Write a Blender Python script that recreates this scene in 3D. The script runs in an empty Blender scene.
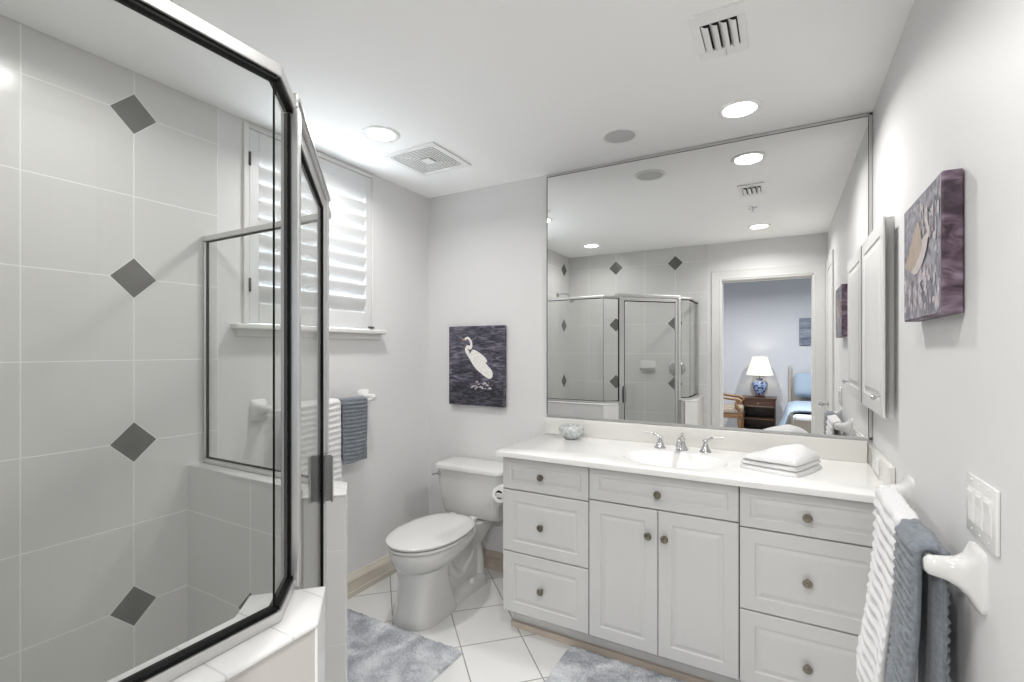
import bpy, bmesh, math, random
from mathutils import Vector, Matrix, noise
PI = math.pi
R = math.radians
random.seed(7)
scn = bpy.context.scene
C = scn.collection

# ------------------------------------------------------------------ camera, world, exposure
cd = bpy.data.cameras.new('camera')
cam = bpy.data.objects.new('camera', cd)
C.objects.link(cam)
cam.location = (0, 0, 1.395)
cam.rotation_euler = (R(90), 0, R(29.3))
cd.sensor_width = 36
cd.lens = 484 / 1024 * 36
cd.shift_y = 8.7 / 1024
cd.clip_start = 0.02
scn.camera = cam

w = bpy.data.worlds.new('daylight')
scn.world = w
w.use_nodes = True
bg = w.node_tree.nodes['Background']
bg.inputs[0].default_value = (0.90, 0.96, 1.0, 1)
bg.inputs[1].default_value = 8.0
scn.view_settings.view_transform = 'Standard'
scn.view_settings.look = 'None'
scn.view_settings.gamma = 1
scn.view_settings.use_curve_mapping = False
scn.view_settings.exposure = 0.60
scn.cycles.use_denoising = True
scn.cycles.max_bounces = 14
scn.cycles.diffuse_bounces = 7
scn.cycles.glossy_bounces = 8
scn.cycles.transparent_max_bounces = 24
scn.cycles.caustics_reflective = False
scn.cycles.caustics_refractive = False
scn.cycles.sample_clamp_indirect = 6
CAN_POWER = 6.5
LAMP_POWER = 2.6
BED_FILL = 60.0  # power of each added fill light in the bedroom

# ------------------------------------------------------------------ room measures (metres)
XL, XR, YV, YB, H = -2.136, 0.341, 2.63, 0.11, 2.44
CT = 0.897            # countertop height

# ------------------------------------------------------------------ materials
def nt(name):
    m = bpy.data.materials.new(name)
    m.use_nodes = True
    t = m.node_tree
    return m, t, t.nodes['Principled BSDF']

def mat(name, col, rough=0.5, metal=0.0, bump=0.0, bscale=80, var=0.0, vscale=6, spec=0.5, coat=0.0, sheen=0.0):
    m, t, p = nt(name)
    p.inputs['Base Color'].default_value = (*col, 1)
    p.inputs['Roughness'].default_value = rough
    p.inputs['Metallic'].default_value = metal
    p.inputs['Specular IOR Level'].default_value = spec
    if coat:
        p.inputs['Coat Weight'].default_value = coat
        p.inputs['Coat Roughness'].default_value = 0.08
    if sheen:
        p.inputs['Sheen Weight'].default_value = sheen
    tc = t.nodes.new('ShaderNodeTexCoord')
    if var > 0:
        n = t.nodes.new('ShaderNodeTexNoise'); n.inputs['Scale'].default_value = vscale
        n.inputs['Detail'].default_value = 4
        t.links.new(tc.outputs['Object'], n.inputs['Vector'])
        r = t.nodes.new('ShaderNodeMapRange')
        r.inputs['From Min'].default_value = 0.3; r.inputs['From Max'].default_value = 0.7
        r.inputs['To Min'].default_value = 1 - var; r.inputs['To Max'].default_value = 1 + var
        t.links.new(n.outputs['Fac'], r.inputs['Value'])
        mx = t.nodes.new('ShaderNodeVectorMath'); mx.operation = 'SCALE'
        mx.inputs[0].default_value = col
        t.links.new(r.outputs[0], mx.inputs['Scale'])
        t.links.new(mx.outputs[0], p.inputs['Base Color'])
    if bump > 0:
        n = t.nodes.new('ShaderNodeTexNoise'); n.inputs['Scale'].default_value = bscale
        n.inputs['Detail'].default_value = 3
        t.links.new(tc.outputs['Object'], n.inputs['Vector'])
        b = t.nodes.new('ShaderNodeBump'); b.inputs['Strength'].default_value = bump
        b.inputs['Distance'].default_value = 0.002
        t.links.new(n.outputs['Fac'], b.inputs['Height'])
        t.links.new(b.outputs[0], p.inputs['Normal'])
    return m

def emis(name, col, s):
    m, t, p = nt(name)
    p.inputs['Base Color'].default_value = (*col, 1)
    p.inputs['Emission Color'].default_value = (*col, 1)
    p.inputs['Emission Strength'].default_value = s
    return m

def mth(t, op, a, b=None, c=None):
    n = t.nodes.new('ShaderNodeMath'); n.operation = op
    for i, v in enumerate((a, b, c)):
        if v is None: continue
        if isinstance(v, (int, float)): n.inputs[i].default_value = v
        else: t.links.new(v, n.inputs[i])
    return n.outputs[0]

def line_dist(t, c, off, s):
    # distance to the nearest grid line of spacing s through off
    a = mth(t, 'DIVIDE', mth(t, 'SUBTRACT', c, off), s)
    f = mth(t, 'SUBTRACT', mth(t, 'FRACT', mth(t, 'ADD', a, 0.5)), 0.5)
    return mth(t, 'MULTIPLY', mth(t, 'ABSOLUTE', f), s)

def tile_mat(name, axis, u0, z0=0.432, s=0.31, sz=0.308, diamonds=True, col=(0.68, 0.68, 0.67), grout=(0.86, 0.86, 0.84), gw=0.0022, rough=0.2, var=0.02, rot=0, du0=None):
    m, t, p = nt(name)
    tc = t.nodes.new('ShaderNodeTexCoord')
    src = tc.outputs['Object']
    if rot:
        mp = t.nodes.new('ShaderNodeMapping'); mp.inputs['Rotation'].default_value = (0, 0, rot)
        t.links.new(src, mp.inputs['Vector']); src = mp.outputs[0]
    sp = t.nodes.new('ShaderNodeSeparateXYZ'); t.links.new(src, sp.inputs[0])
    if axis == 'xy': u, v = sp.outputs['X'], sp.outputs['Y']
    else: u, v = sp.outputs['XYZ'.index(axis)], sp.outputs['Z']
    d1, d2 = line_dist(t, u, u0, s), line_dist(t, v, z0, sz)
    dmin = mth(t, 'MINIMUM', d1, d2)
    mr = t.nodes.new('ShaderNodeMapRange'); mr.interpolation_type = 'SMOOTHSTEP'
    mr.inputs['From Min'].default_value = gw * 0.7; mr.inputs['From Max'].default_value = gw * 1.3
    t.links.new(dmin, mr.inputs['Value'])
    tile = mr.outputs[0]                                    # 1 on tile, 0 on grout
    n = t.nodes.new('ShaderNodeTexNoise'); n.inputs['Scale'].default_value = 3.0; n.inputs['Detail'].default_value = 3
    t.links.new(tc.outputs['Object'], n.inputs['Vector'])
    rr = t.nodes.new('ShaderNodeMapRange'); rr.inputs['From Min'].default_value = .3; rr.inputs['From Max'].default_value = .7
    rr.inputs['To Min'].default_value = 1 - var; rr.inputs['To Max'].default_value = 1 + var
    t.links.new(n.outputs['Fac'], rr.inputs['Value'])
    sc = t.nodes.new('ShaderNodeVectorMath'); sc.operation = 'SCALE'; sc.inputs[0].default_value = col
    t.links.new(rr.outputs[0], sc.inputs['Scale'])
    mix = t.nodes.new('ShaderNodeMix'); mix.data_type = 'RGBA'
    mix.inputs['A'].default_value = (*grout, 1)
    t.links.new(tile, mix.inputs['Factor']); t.links.new(sc.outputs[0], mix.inputs['B'])
    out = mix.outputs['Result']
    h = tile
    if diamonds:
        e1, e2 = line_dist(t, u, u0 if du0 is None else du0, 2 * s), line_dist(t, v, z0, 2 * sz)
        dd = mth(t, 'ADD', e1, e2)
        ins = mth(t, 'LESS_THAN', dd, 0.0745)
        rim = mth(t, 'LESS_THAN', dd, 0.078)
        m1 = t.nodes.new('ShaderNodeMix'); m1.data_type = 'RGBA'
        t.links.new(rim, m1.inputs['Factor']); t.links.new(out, m1.inputs['A']); m1.inputs['B'].default_value = (*grout, 1)
        m2 = t.nodes.new('ShaderNodeMix'); m2.data_type = 'RGBA'
        t.links.new(ins, m2.inputs['Factor']); t.links.new(m1.outputs['Result'], m2.inputs['A'])
        m2.inputs['B'].default_value = (0.135, 0.135, 0.125, 1)
        out = m2.outputs['Result']
        h = mth(t, 'MAXIMUM', mth(t, 'MULTIPLY', tile, mth(t, 'SUBTRACT', 1.0, rim)), ins)
    t.links.new(out, p.inputs['Base Color'])
    p.inputs['Roughness'].default_value = rough
    n2 = t.nodes.new('ShaderNodeTexNoise'); n2.inputs['Scale'].default_value = 5
    t.links.new(tc.outputs['Object'], n2.inputs['Vector'])
    hh = mth(t, 'ADD', h, mth(t, 'MULTIPLY', n2.outputs['Fac'], 0.25))
    b = t.nodes.new('ShaderNodeBump'); b.inputs['Strength'].default_value = 0.35; b.inputs['Distance'].default_value = 0.002
    t.links.new(hh, b.inputs['Height']); t.links.new(b.outputs[0], p.inputs['Normal'])
    return m

def glass_mat(name, tint=(0.945, 0.95, 0.945), k=0.04):
    m = bpy.data.materials.new(name); m.use_nodes = True
    t = m.node_tree; t.nodes.clear()
    o = t.nodes.new('ShaderNodeOutputMaterial'); mx = t.nodes.new('ShaderNodeMixShader')
    tr = t.nodes.new('ShaderNodeBsdfTransparent'); tr.inputs[0].default_value = (*tint, 1)
    gl = t.nodes.new('ShaderNodeBsdfGlossy'); gl.inputs['Roughness'].default_value = 0.0
    g = t.nodes.new('ShaderNodeNewGeometry')
    dt = t.nodes.new('ShaderNodeVectorMath'); dt.operation = 'DOT_PRODUCT'
    t.links.new(g.outputs['Incoming'], dt.inputs[0]); t.links.new(g.outputs['Normal'], dt.inputs[1])
    c = mth(t, 'SUBTRACT', 1.0, mth(t, 'ABSOLUTE', dt.outputs['Value']))
    f = mth(t, 'ADD', mth(t, 'MULTIPLY', mth(t, 'POWER', c, 10.0), 1 - k), k)
    t.links.new(f, mx.inputs[0]); t.links.new(tr.outputs[0], mx.inputs[1]); t.links.new(gl.outputs[0], mx.inputs[2])
    t.links.new(mx.outputs[0], o.inputs[0])
    return m

M = {}
M['wall'] = mat('white wall paint', (0.72, 0.718, 0.718), 0.55, bump=0.05, bscale=220)
M['ceiling'] = mat('ceiling paint', (0.97, 0.97, 0.967), 0.8, bump=0.04, bscale=200)
M['trim'] = mat('white gloss trim', (0.70, 0.695, 0.68), 0.35)
M['cream'] = mat('cream baseboard', (0.66, 0.61, 0.53), 0.4, var=0.04)
M['shade_and_toe_base'] = mat('shaded cream and brown toe baseboard', (0.50, 0.43, 0.37), 0.4, var=0.06)  # shadow on the vanity wall's baseboard put into colour; toe strip itself brownish
M['tile_left'] = tile_mat('shower tile, long wall', 'Y', 0.891)
M['tile_back'] = tile_mat('shower tile, back wall', 'X', -1.276, du0=-1.586)
M['tile_knee'] = tile_mat('shower tile, half wall', 'X', -1.704, s=0.431)
M['tile_plain'] = tile_mat('white shower tile', 'Z', 0.74, z0=0.74, diamonds=False, s=0.308, col=(0.80,0.80,0.79))
M['tile_floor'] = tile_mat('diagonal floor tile', 'xy', 0.383, z0=2.2548, s=0.2995, sz=0.3105, diamonds=False, col=(0.73, 0.73, 0.72), grout=(0.34, 0.33, 0.31), gw=0.003, rough=0.13, var=0.02, rot=-PI / 4)
M['pan'] = tile_mat('shower floor tile', 'xy', 0, z0=0, s=0.1, sz=0.1, diamonds=False, col=(0.6, 0.6, 0.58), rot=-PI / 4)
M['cap'] = tile_mat('white cap tile', 'Y', 0.4, z0=5, s=0.108, sz=9, diamonds=False, col=(0.70, 0.70, 0.695), grout=(0.58, 0.58, 0.57), gw=0.0016, rough=0.15)
M['glass'] = glass_mat('shower glass')
M['window_glass'] = glass_mat('window glass', (0.98, 0.99, 1.0))
M['half_wall'] = mat('warm grey near half wall', (0.56, 0.535, 0.515), 0.5, bump=0.05, bscale=220)  # darker and warmer than the other walls, on the near half wall only
M['handle'] = mat('brushed steel pull', (0.36, 0.36, 0.36), 0.35, 1.0)
M['mirror'] = mat('silvered mirror', (0.90, 0.905, 0.90), 0.0, 1.0)
M['chrome'] = mat('polished chrome', (0.62, 0.62, 0.64), 0.08, 1.0)
M['alu'] = mat('bright silver aluminium', (0.64, 0.64, 0.635), 0.3, 0.9)
M['gasket'] = mat('black glazing gasket', (0.004, 0.004, 0.004), 0.6, spec=0.15)
M['cabinet'] = mat('white thermofoil', (0.61, 0.61, 0.605), 0.38)
M['carcass'] = mat('carcass with gap shade', (0.16, 0.15, 0.12), 0.5, var=0.05)  # darkened so the shade in the gaps between fronts sits in the colour
M['counter'] = mat('cultured marble', (0.83, 0.825, 0.81), 0.12, var=0.015, vscale=4, coat=0.3)
M['splash'] = mat('cream cultured marble', (0.70, 0.69, 0.66), 0.15, var=0.015, vscale=4, coat=0.2)
M['knob'] = mat('antique pewter', (0.24, 0.22, 0.18), 0.3, 1.0, bump=0.1, bscale=500)
M['porcelain'] = mat('white porcelain', (0.66, 0.66, 0.65), 0.08, coat=0.5)
M['seat'] = mat('white seat plastic', (0.70, 0.70, 0.69), 0.16)
M['ceramic'] = mat('white ceramic', (0.68, 0.68, 0.67), 0.1, coat=0.4)
M['white_towel'] = mat('white terry', (0.76, 0.76, 0.765), 0.95, bump=0.9, bscale=420, sheen=0.3)
M['blue_towel'] = mat('grey blue terry', (0.19, 0.215, 0.245), 0.95, bump=1.0, bscale=380, var=0.22, vscale=90, sheen=0.2)
M['plate'] = mat('white plastic plate', (0.74, 0.74, 0.73), 0.22)
M['paper'] = mat('toilet paper', (0.84, 0.84, 0.83), 0.9, bump=0.2, bscale=200)
M['card'] = mat('cardboard core', (0.10, 0.085, 0.07), 0.9)
M['dark'] = mat('dark duct shade', (0.03, 0.03, 0.028), 0.9)  # flat dark colour for the shade inside the fan and vent
M['grille'] = mat('white grille plastic', (0.88, 0.88, 0.87), 0.4)
M['mesh_grey'] = mat('speaker cloth', (0.55, 0.55, 0.55), 0.6, bump=0.5, bscale=900)
M['shutter'] = mat('white shutter paint', (0.66, 0.665, 0.67), 0.35)
M['hinge'] = mat('dark hinge', (0.12, 0.115, 0.11), 0.35, 1.0)
M['lens'] = emis('lit lamp lens', (1.0, 0.98, 0.95), 9.0)
M['stone'] = mat('veined grey white ceramic', (0.46, 0.48, 0.48), 0.25, var=0.4, vscale=50, coat=0.3)
M['blue_wall'] = mat('soft blue wall paint', (0.38, 0.40, 0.44), 0.7)
M['carpet'] = mat('beige carpet', (0.45, 0.41, 0.35), 0.95, bump=0.8, bscale=300)
M['dark_wood'] = mat('dark walnut', (0.035, 0.015, 0.009), 0.35, var=0.3, vscale=12)
M['gold_wood'] = mat('carved golden wood', (0.13, 0.07, 0.033), 0.35, var=0.2, vscale=20)
M['beige_fabric'] = mat('taupe upholstery', (0.22, 0.19, 0.155), 0.9, bump=0.5, bscale=300)
M['blue_quilt'] = mat('light blue quilt', (0.20, 0.26, 0.335), 0.9, bump=0.5, bscale=60)
M['pale_cushion'] = mat('pale blue cushion cloth', (0.40, 0.43, 0.48), 0.9, bump=0.4, bscale=200)
M['pale_wood'] = mat('pale cream wood', (0.30, 0.285, 0.26), 0.4)

def shade_mat():
    m, t, p = nt('pleated lit lamp shade')
    p.inputs['Base Color'].default_value = (0.55, 0.52, 0.46, 1)
    p.inputs['Roughness'].default_value = 0.9
    p.inputs['Emission Color'].default_value = (1.0, 0.94, 0.84, 1)
    p.inputs['Emission Strength'].default_value = 0.25
    return m
M['shade'] = shade_mat()

def jar_blue():
    m, t, p = nt('blue and white painted porcelain')
    tc = t.nodes.new('ShaderNodeTexCoord')
    v = t.nodes.new('ShaderNodeTexVoronoi'); v.inputs['Scale'].default_value = 26
    t.links.new(tc.outputs['Object'], v.inputs['Vector'])
    r = t.nodes.new('ShaderNodeValToRGB')
    r.color_ramp.elements[0].color = (0.012, 0.025, 0.09, 1); r.color_ramp.elements[0].position = 0.35
    r.color_ramp.elements[1].color = (0.20, 0.27, 0.42, 1); r.color_ramp.elements[1].position = 0.6
    t.links.new(v.outputs['Distance'], r.inputs[0]); t.links.new(r.outputs[0], p.inputs['Base Color'])
    p.inputs['Roughness'].default_value = 0.1
    return m
M['jar_blue'] = jar_blue()

def rug_mat():
    m, t, p = nt('mottled blue grey shag')
    tc = t.nodes.new('ShaderNodeTexCoord')
    n = t.nodes.new('ShaderNodeTexNoise'); n.inputs['Scale'].default_value = 7.5; n.inputs['Detail'].default_value = 5
    n.inputs['Distortion'].default_value = 0.6
    t.links.new(tc.outputs['Object'], n.inputs['Vector'])
    n2 = t.nodes.new('ShaderNodeTexNoise'); n2.inputs['Scale'].default_value = 110; n2.inputs['Detail'].default_value = 4
    t.links.new(tc.outputs['Object'], n2.inputs['Vector'])
    f = mth(t, 'ADD', mth(t, 'MULTIPLY', n.outputs['Fac'], 0.75), mth(t, 'MULTIPLY', n2.outputs['Fac'], 0.35))
    r = t.nodes.new('ShaderNodeValToRGB'); e = r.color_ramp.elements
    e[0].position = 0.42; e[0].color = (0.28, 0.295, 0.325, 1)
    e[1].position = 0.66; e[1].color = (0.62, 0.635, 0.66, 1)
    x = e.new(0.53); x.color = (0.42, 0.435, 0.47, 1)
    t.links.new(f, r.inputs[0]); t.links.new(r.outputs[0], p.inputs['Base Color'])
    p.inputs['Roughness'].default_value = 1.0
    return m
M['rug'] = rug_mat()

def water_mat(name, c0, c1, c2, rot=0, hi=0.62, sc=(5, 5, 22), wav=3.0):
    m, t, p = nt(name)
    tc = t.nodes.new('ShaderNodeTexCoord')
    mp = t.nodes.new('ShaderNodeMapping'); mp.inputs['Scale'].default_value = sc
    mp.inputs['Rotation'].default_value = rot if isinstance(rot, tuple) else (0, 0, rot)
    t.links.new(tc.outputs['Object'], mp.inputs['Vector'])
    n = t.nodes.new('ShaderNodeTexNoise'); n.inputs['Scale'].default_value = wav; n.inputs['Detail'].default_value = 6
    n.inputs['Distortion'].default_value = 1.3
    t.links.new(mp.outputs[0], n.inputs['Vector'])
    r = t.nodes.new('ShaderNodeValToRGB'); e = r.color_ramp.elements
    e[0].position = 0.36; e[0].color = (*c0, 1)
    e[1].position = hi; e[1].color = (*c2, 1)
    x = e.new(0.5); x.color = (*c1, 1)
    t.links.new(n.outputs['Fac'], r.inputs[0]); t.links.new(r.outputs[0], p.inputs['Base Color'])
    p.inputs['Roughness'].default_value = 0.5
    return m, t, p, r
M['water'] = water_mat('printed water', (0.018, 0.018, 0.028), (0.075, 0.070, 0.10), (0.25, 0.235, 0.29), hi=0.72, wav=2.2)[0]
M['water_deep'] = water_mat('printed dark water', (0.012, 0.012, 0.018), (0.035, 0.035, 0.05), (0.14, 0.13, 0.16), hi=0.72)[0]
M['splash_art'] = water_mat('printed surf', (0.12, 0.11, 0.14), (0.24, 0.23, 0.27), (0.40, 0.39, 0.43), sc=(8, 8, 8), hi=0.7)[0]
M['purple_edge'] = water_mat('printed violet water', (0.045, 0.025, 0.04), (0.13, 0.085, 0.12), (0.36, 0.30, 0.38), sc=(5, 5, 10), hi=0.80, wav=2.5)[0]
M['bird_white'] = mat('printed white feathers', (0.82, 0.80, 0.77), 0.6, var=0.10, vscale=60)
M['bird_pale'] = mat('printed pale plumage', (0.56, 0.51, 0.50), 0.6, var=0.10, vscale=70)
M['bird_tan'] = mat('printed tan plumage', (0.42, 0.33, 0.27), 0.6, var=0.15, vscale=60)
M['beak'] = mat('printed beak', (0.55, 0.34, 0.16), 0.6)
M['bird_leg'] = mat('printed dark leg', (0.03, 0.03, 0.035), 0.6)
M['spray'] = mat('printed grey spray', (0.52, 0.47, 0.50), 0.7, var=0.25, vscale=50)
M['foam'] = mat('printed pale foam', (0.52, 0.48, 0.50), 0.7, var=0.2, vscale=50)
M['sea_art'] = water_mat('printed sea view', (0.06, 0.08, 0.12), (0.10, 0.125, 0.17), (0.18, 0.205, 0.24), sc=(1.5, 1.5, 5))[0]

# ------------------------------------------------------------------ mesh helpers
def link(name, bm, m, parent=None, smooth=False, sharp=40):
    if parent is not None:
        root = parent
        while root.parent is not None: root = root.parent
        mw = Matrix.Translation(root.location) @ root.rotation_euler.to_matrix().to_4x4()
        if not bm_local(bm): bm.transform(mw.inverted())
    me = bpy.data.meshes.new(name)
    bmesh.ops.recalc_face_normals(bm, faces=bm.faces)
    bm.to_mesh(me); bm.free()
    me.materials.append(m)
    if smooth:
        me.polygons.foreach_set('use_smooth', [True] * len(me.polygons))
        me.set_sharp_from_angle(angle=R(sharp))
    o = bpy.data.objects.new(name, me)
    C.objects.link(o)
    if parent is not None: o.parent = parent
    return o
LOCAL = set()
def bm_local(bm): return id(bm) in LOCAL
def nb(local=False):
    b = bmesh.new()
    if local: LOCAL.add(id(b))
    elif id(b) in LOCAL: LOCAL.discard(id(b))
    return b

def tag(o, label, cat, group=None):
    o['label'] = label; o['category'] = cat
    if group: o['group'] = group
    return o
def thing(name, loc, label, cat, group=None, rz=0.0):
    o = bpy.data.objects.new(name, None); C.objects.link(o)
    o.empty_display_size = 0.05
    o.location = loc; o.rotation_euler = (0, 0, rz)
    return tag(o, label, cat, group)
def struct(name, bm, m, smooth=False):
    o = link(name, bm, m, None, smooth); o['kind'] = 'structure'
    return o
def dup(root, loc, label):
    r = root.copy(); C.objects.link(r); r.location = loc; r['label'] = label
    for ch in list(root.children):
        c = ch.copy(); C.objects.link(c); c.parent = r
        for g in list(ch.children):
            d = g.copy(); C.objects.link(d); d.parent = c
    return r

def join(bm, tmp, mx=None):
    if mx is not None: tmp.transform(mx)
    vm = [bm.verts.new(v.co) for v in tmp.verts]
    tmp.verts.index_update()
    for f in tmp.faces:
        try: bm.faces.new([vm[v.index] for v in f.verts])
        except ValueError: pass
    tmp.free()
    return bm

def box(bm, x0, x1, y0, y1, z0, z1, bev=0.0, seg=2, mx=None):
    t = bmesh.new()
    bmesh.ops.create_cube(t, size=1)
    bmesh.ops.scale(t, vec=(x1 - x0, y1 - y0, z1 - z0), verts=t.verts)
    bmesh.ops.translate(t, vec=((x0 + x1) / 2, (y0 + y1) / 2, (z0 + z1) / 2), verts=t.verts)
    if bev > 0:
        bmesh.ops.bevel(t, geom=t.edges[:], offset=bev, segments=seg, affect='EDGES', profile=0.5)
    return join(bm, t, mx)

def ring_loft(bm, rings, cap0=True, cap1=True, closed=True):
    rv = [[bm.verts.new(p) for p in r] for r in rings]
    n = len(rings[0])
    for a, b in zip(rv[:-1], rv[1:]):
        for i in range(n if closed else n - 1):
            j = (i + 1) % n
            try: bm.faces.new((a[i], a[j], b[j], b[i]))
            except ValueError: pass
    if cap0: bm.faces.new(rv[0][::-1])
    if cap1: bm.faces.new(rv[-1])
    return rv

def lathe(bm, prof, c, axis=(0, 0, 1), n=32, mod=None):
    ax = Vector(axis).normalized()
    q = Vector((0, 0, 1)).rotation_difference(ax)
    rings = []
    for r, z in prof:
        ring = []
        for i in range(n):
            a = 2 * PI * i / n
            k = mod(a, z) if mod else 1.0
            ring.append(Vector(c) + q @ Vector((r * k * math.cos(a), r * k * math.sin(a), z)))
        rings.append(ring)
    ring_loft(bm, rings)

def tube(bm, pts, rad, n=14):
    pts = [Vector(p) for p in pts]
    rs = rad if isinstance(rad, (list, tuple)) else [rad] * len(pts)
    rings = []; up = None
    for i, p in enumerate(pts):
        d = (pts[min(i + 1, len(pts) - 1)] - pts[max(i - 1, 0)]).normalized()
        if up is None:
            up = Vector((0, 0, 1)) if abs(d.z) < 0.9 else Vector((1, 0, 0))
        s = d.cross(up).normalized(); up = s.cross(d).normalized()
        rings.append([p + rs[i] * (math.cos(2 * PI * k / n) * s + math.sin(2 * PI * k / n) * up) for k in range(n)])
    ring_loft(bm, rings)

def curve_pts(ctrl, n=8):
    # Catmull-Rom through control points
    P = [Vector(c) for c in ctrl]; P = [2 * P[0] - P[1]] + P + [2 * P[-1] - P[-2]]
    out = []
    for i in range(1, len(P) - 2):
        for k in range(n):
            t = k / n; a, b, c, d = P[i - 1], P[i], P[i + 1], P[i + 2]
            out.append(0.5 * ((2 * b) + (c - a) * t + (2 * a - 5 * b + 4 * c - d) * t * t + (3 * b - a - 3 * c + d) * t ** 3))
    out.append(P[-2]); return out

def prism(bm, poly, z0, z1, bev=0.0, mx=None, seg=2):
    t = bmesh.new()
    a = [t.verts.new((x, y, z0)) for x, y in poly]; b = [t.verts.new((x, y, z1)) for x, y in poly]
    n = len(poly)
    t.faces.new(a[::-1]); t.faces.new(b)
    for i in range(n): t.faces.new((a[i], a[(i + 1) % n], b[(i + 1) % n], b[i]))
    if bev: bmesh.ops.bevel(t, geom=t.edges[:], offset=bev, segments=seg, affect='EDGES', profile=0.5)
    return join(bm, t, mx)

def nested(bm, mapf, a0, a1, b0, b1, th, loops):
    """slab with front at depth 0, back at depth th, and nested rectangular loops (inset, depth) in its front"""
    def ring(i, d): return [bm.verts.new(mapf(*q)) for q in ((a0 + i, b0 + i, d), (a1 - i, b0 + i, d), (a1 - i, b1 - i, d), (a0 + i, b1 - i, d))]
    rs = [ring(0, th), ring(0, 0.003), ring(0.003, 0)] + [ring(i, d) for i, d in loops]
    bm.faces.new(rs[0][::-1])
    for p, q in zip(rs[:-1], rs[1:]):
        for i in range(4): bm.faces.new((p[i], p[(i + 1) % 4], q[(i + 1) % 4], q[i]))
    bm.faces.new(rs[-1])

def sect(cx, yf, yb, hw, z, n=56, e=2.0, eb=2.6):
    """egg ring: front at yf (small y), back at yb, half-width hw"""
    ym = yf + (yb - yf) * 0.46
    out = []
    for i in range(n):
        a = 2 * PI * i / n
        c, s = math.cos(a), math.sin(a)
        ee = e if s < 0 else eb
        x = hw * math.copysign(abs(c) ** (2 / ee), c)
        y = (ym - yf if s < 0 else yb - ym) * math.copysign(abs(s) ** (2 / ee), s)
        out.append((cx + x, ym + y, z))
    return out

def rrect(x0, x1, y0, y1, r, n=5):
    out = []
    for cx, cy, a0 in ((x1 - r, y1 - r, 0), (x0 + r, y1 - r, 90), (x0 + r, y0 + r, 180), (x1 - r, y0 + r, 270)):
        for k in range(n + 1):
            a = R(a0 + 90 * k / n); out.append((cx + r * math.cos(a), cy + r * math.sin(a)))
    return out

# ------------------------------------------------------------------ the room
b = nb(); box(b, -2.30, 0.47, -0.02, 2.76, -0.08, 0.0); struct('floor', b, M['tile_floor'])
b = nb()
box(b, -2.30, 0.47, -0.02, 2.76, H, H + 0.08)
struct('ceiling', b, M['ceiling'])
# wall with window (left)
WY0, WY1, WZ0, WZ1 = 1.318, 2.118, 1.515, 2.410
b = nb()
box(b, XL - 0.16, XL, YB, WY0, 0, H); box(b, XL - 0.16, XL, WY1, YV + 0.13, 0, H)
box(b, XL - 0.16, XL, WY0, WY1, 0, WZ0); box(b, XL - 0.16, XL, WY0, WY1, WZ1, H)
struct('wall_left', b, M['wall'])
b = nb(); box(b, XL - 0.001, XL + 0.007, YB, 1.203, 0, H - 0.001); struct('wall_shower_side', b, M['tile_left'])
b = nb(); box(b, XL, XR + 0.13, YV, YV + 0.13, 0, H); struct('wall_vanity', b, M['wall'])
b = nb(); box(b, XR, XR + 0.13, -0.02, YV, 0, H); struct('wall_right', b, M['wall'])
DX0, DX1, DZ = -0.53, 0.236, 2.082
b = nb()
box(b, XL - 0.16, DX0, -0.02, YB, 0, H); box(b, DX1, XR, -0.02, YB, 0, H); box(b, DX0, DX1, -0.02, YB, DZ, H)
struct('wall_entry', b, M['wall'])
b = nb(); box(b, XL + 0.007, -0.662, YB - 0.001, YB + 0.007, 0, H - 0.001); struct('wall_shower_back', b, M['tile_back'])

# doorway casing and jamb
def casing(bm, mapf, u0, u1, zt, wd=0.09):
    prof = ((0, 0), (0, 0.008), (0.012, 0.012), (0.02, 0.009), (wd - 0.02, 0.013), (wd - 0.006, 0.016), (wd, 0.013), (wd, 0))
    for side in (-1, 1):
        u = u0 if side < 0 else u1
        rings = [[mapf(u + side * a, z if z == 0 else zt + a, d) for a, d in prof] for z in (0, 1)]
        ring_loft(bm, rings)
    ring_loft(bm, [[mapf(u0 - a, zt + a, d) for a, d in prof], [mapf(u1 + a, zt + a, d) for a, d in prof]])
b = nb()
casing(b, lambda u, z, d: (u, YB + d * 0.8, z), DX0, DX1, DZ)
struct('trim_1', b, M['trim'])
b = nb()
box(b, DX0 - 0.001, DX0 + 0.004, -0.022, YB + 0.002, 0, DZ); box(b, DX1 - 0.012, DX1 + 0.001, -0.022, YB + 0.002, 0, DZ)
box(b, DX0, DX1, -0.022, YB + 0.002, DZ - 0.012, DZ + 0.001)
box(b, DX0 + 0.004, DX1 - 0.012, 0.02, 0.055, DZ - 0.026, DZ - 0.011)
struct('trim_2', b, M['trim'])
# closet door on the right wall, close to the entry
d2 = bpy.data.objects.new('door_1', None); C.objects.link(d2); d2.location = (XR, 0.45, 0); d2['kind'] = 'structure'
b = nb(); nested(b, lambda u, v, d: (XR - 0.006 + d, u, v), 0.215, 0.68, 0.012, 2.08, 0.006, [(0.1, 0), (0.108, 0.003), (0.13, 0.003), (0.15, 0)])
link('door_panel', b, M['trim'], d2)
b = nb(); casing(b, lambda u, z, d: (XR - d, u, z), 0.205, 0.69, 2.09, 0.08); link('door_casing', b, M['trim'], d2)
b = nb(); lathe(b, [(0.027, 0), (0.027, 0.004), (0.012, 0.008), (0.010, 0.035), (0.022, 0.044), (0.027, 0.056), (0.022, 0.068), (0.004, 0.074)], (XR - 0.006, 0.33, 0.925), (-1, 0, 0), 24)
link('door_knob', b, M['chrome'], d2, True)

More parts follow.
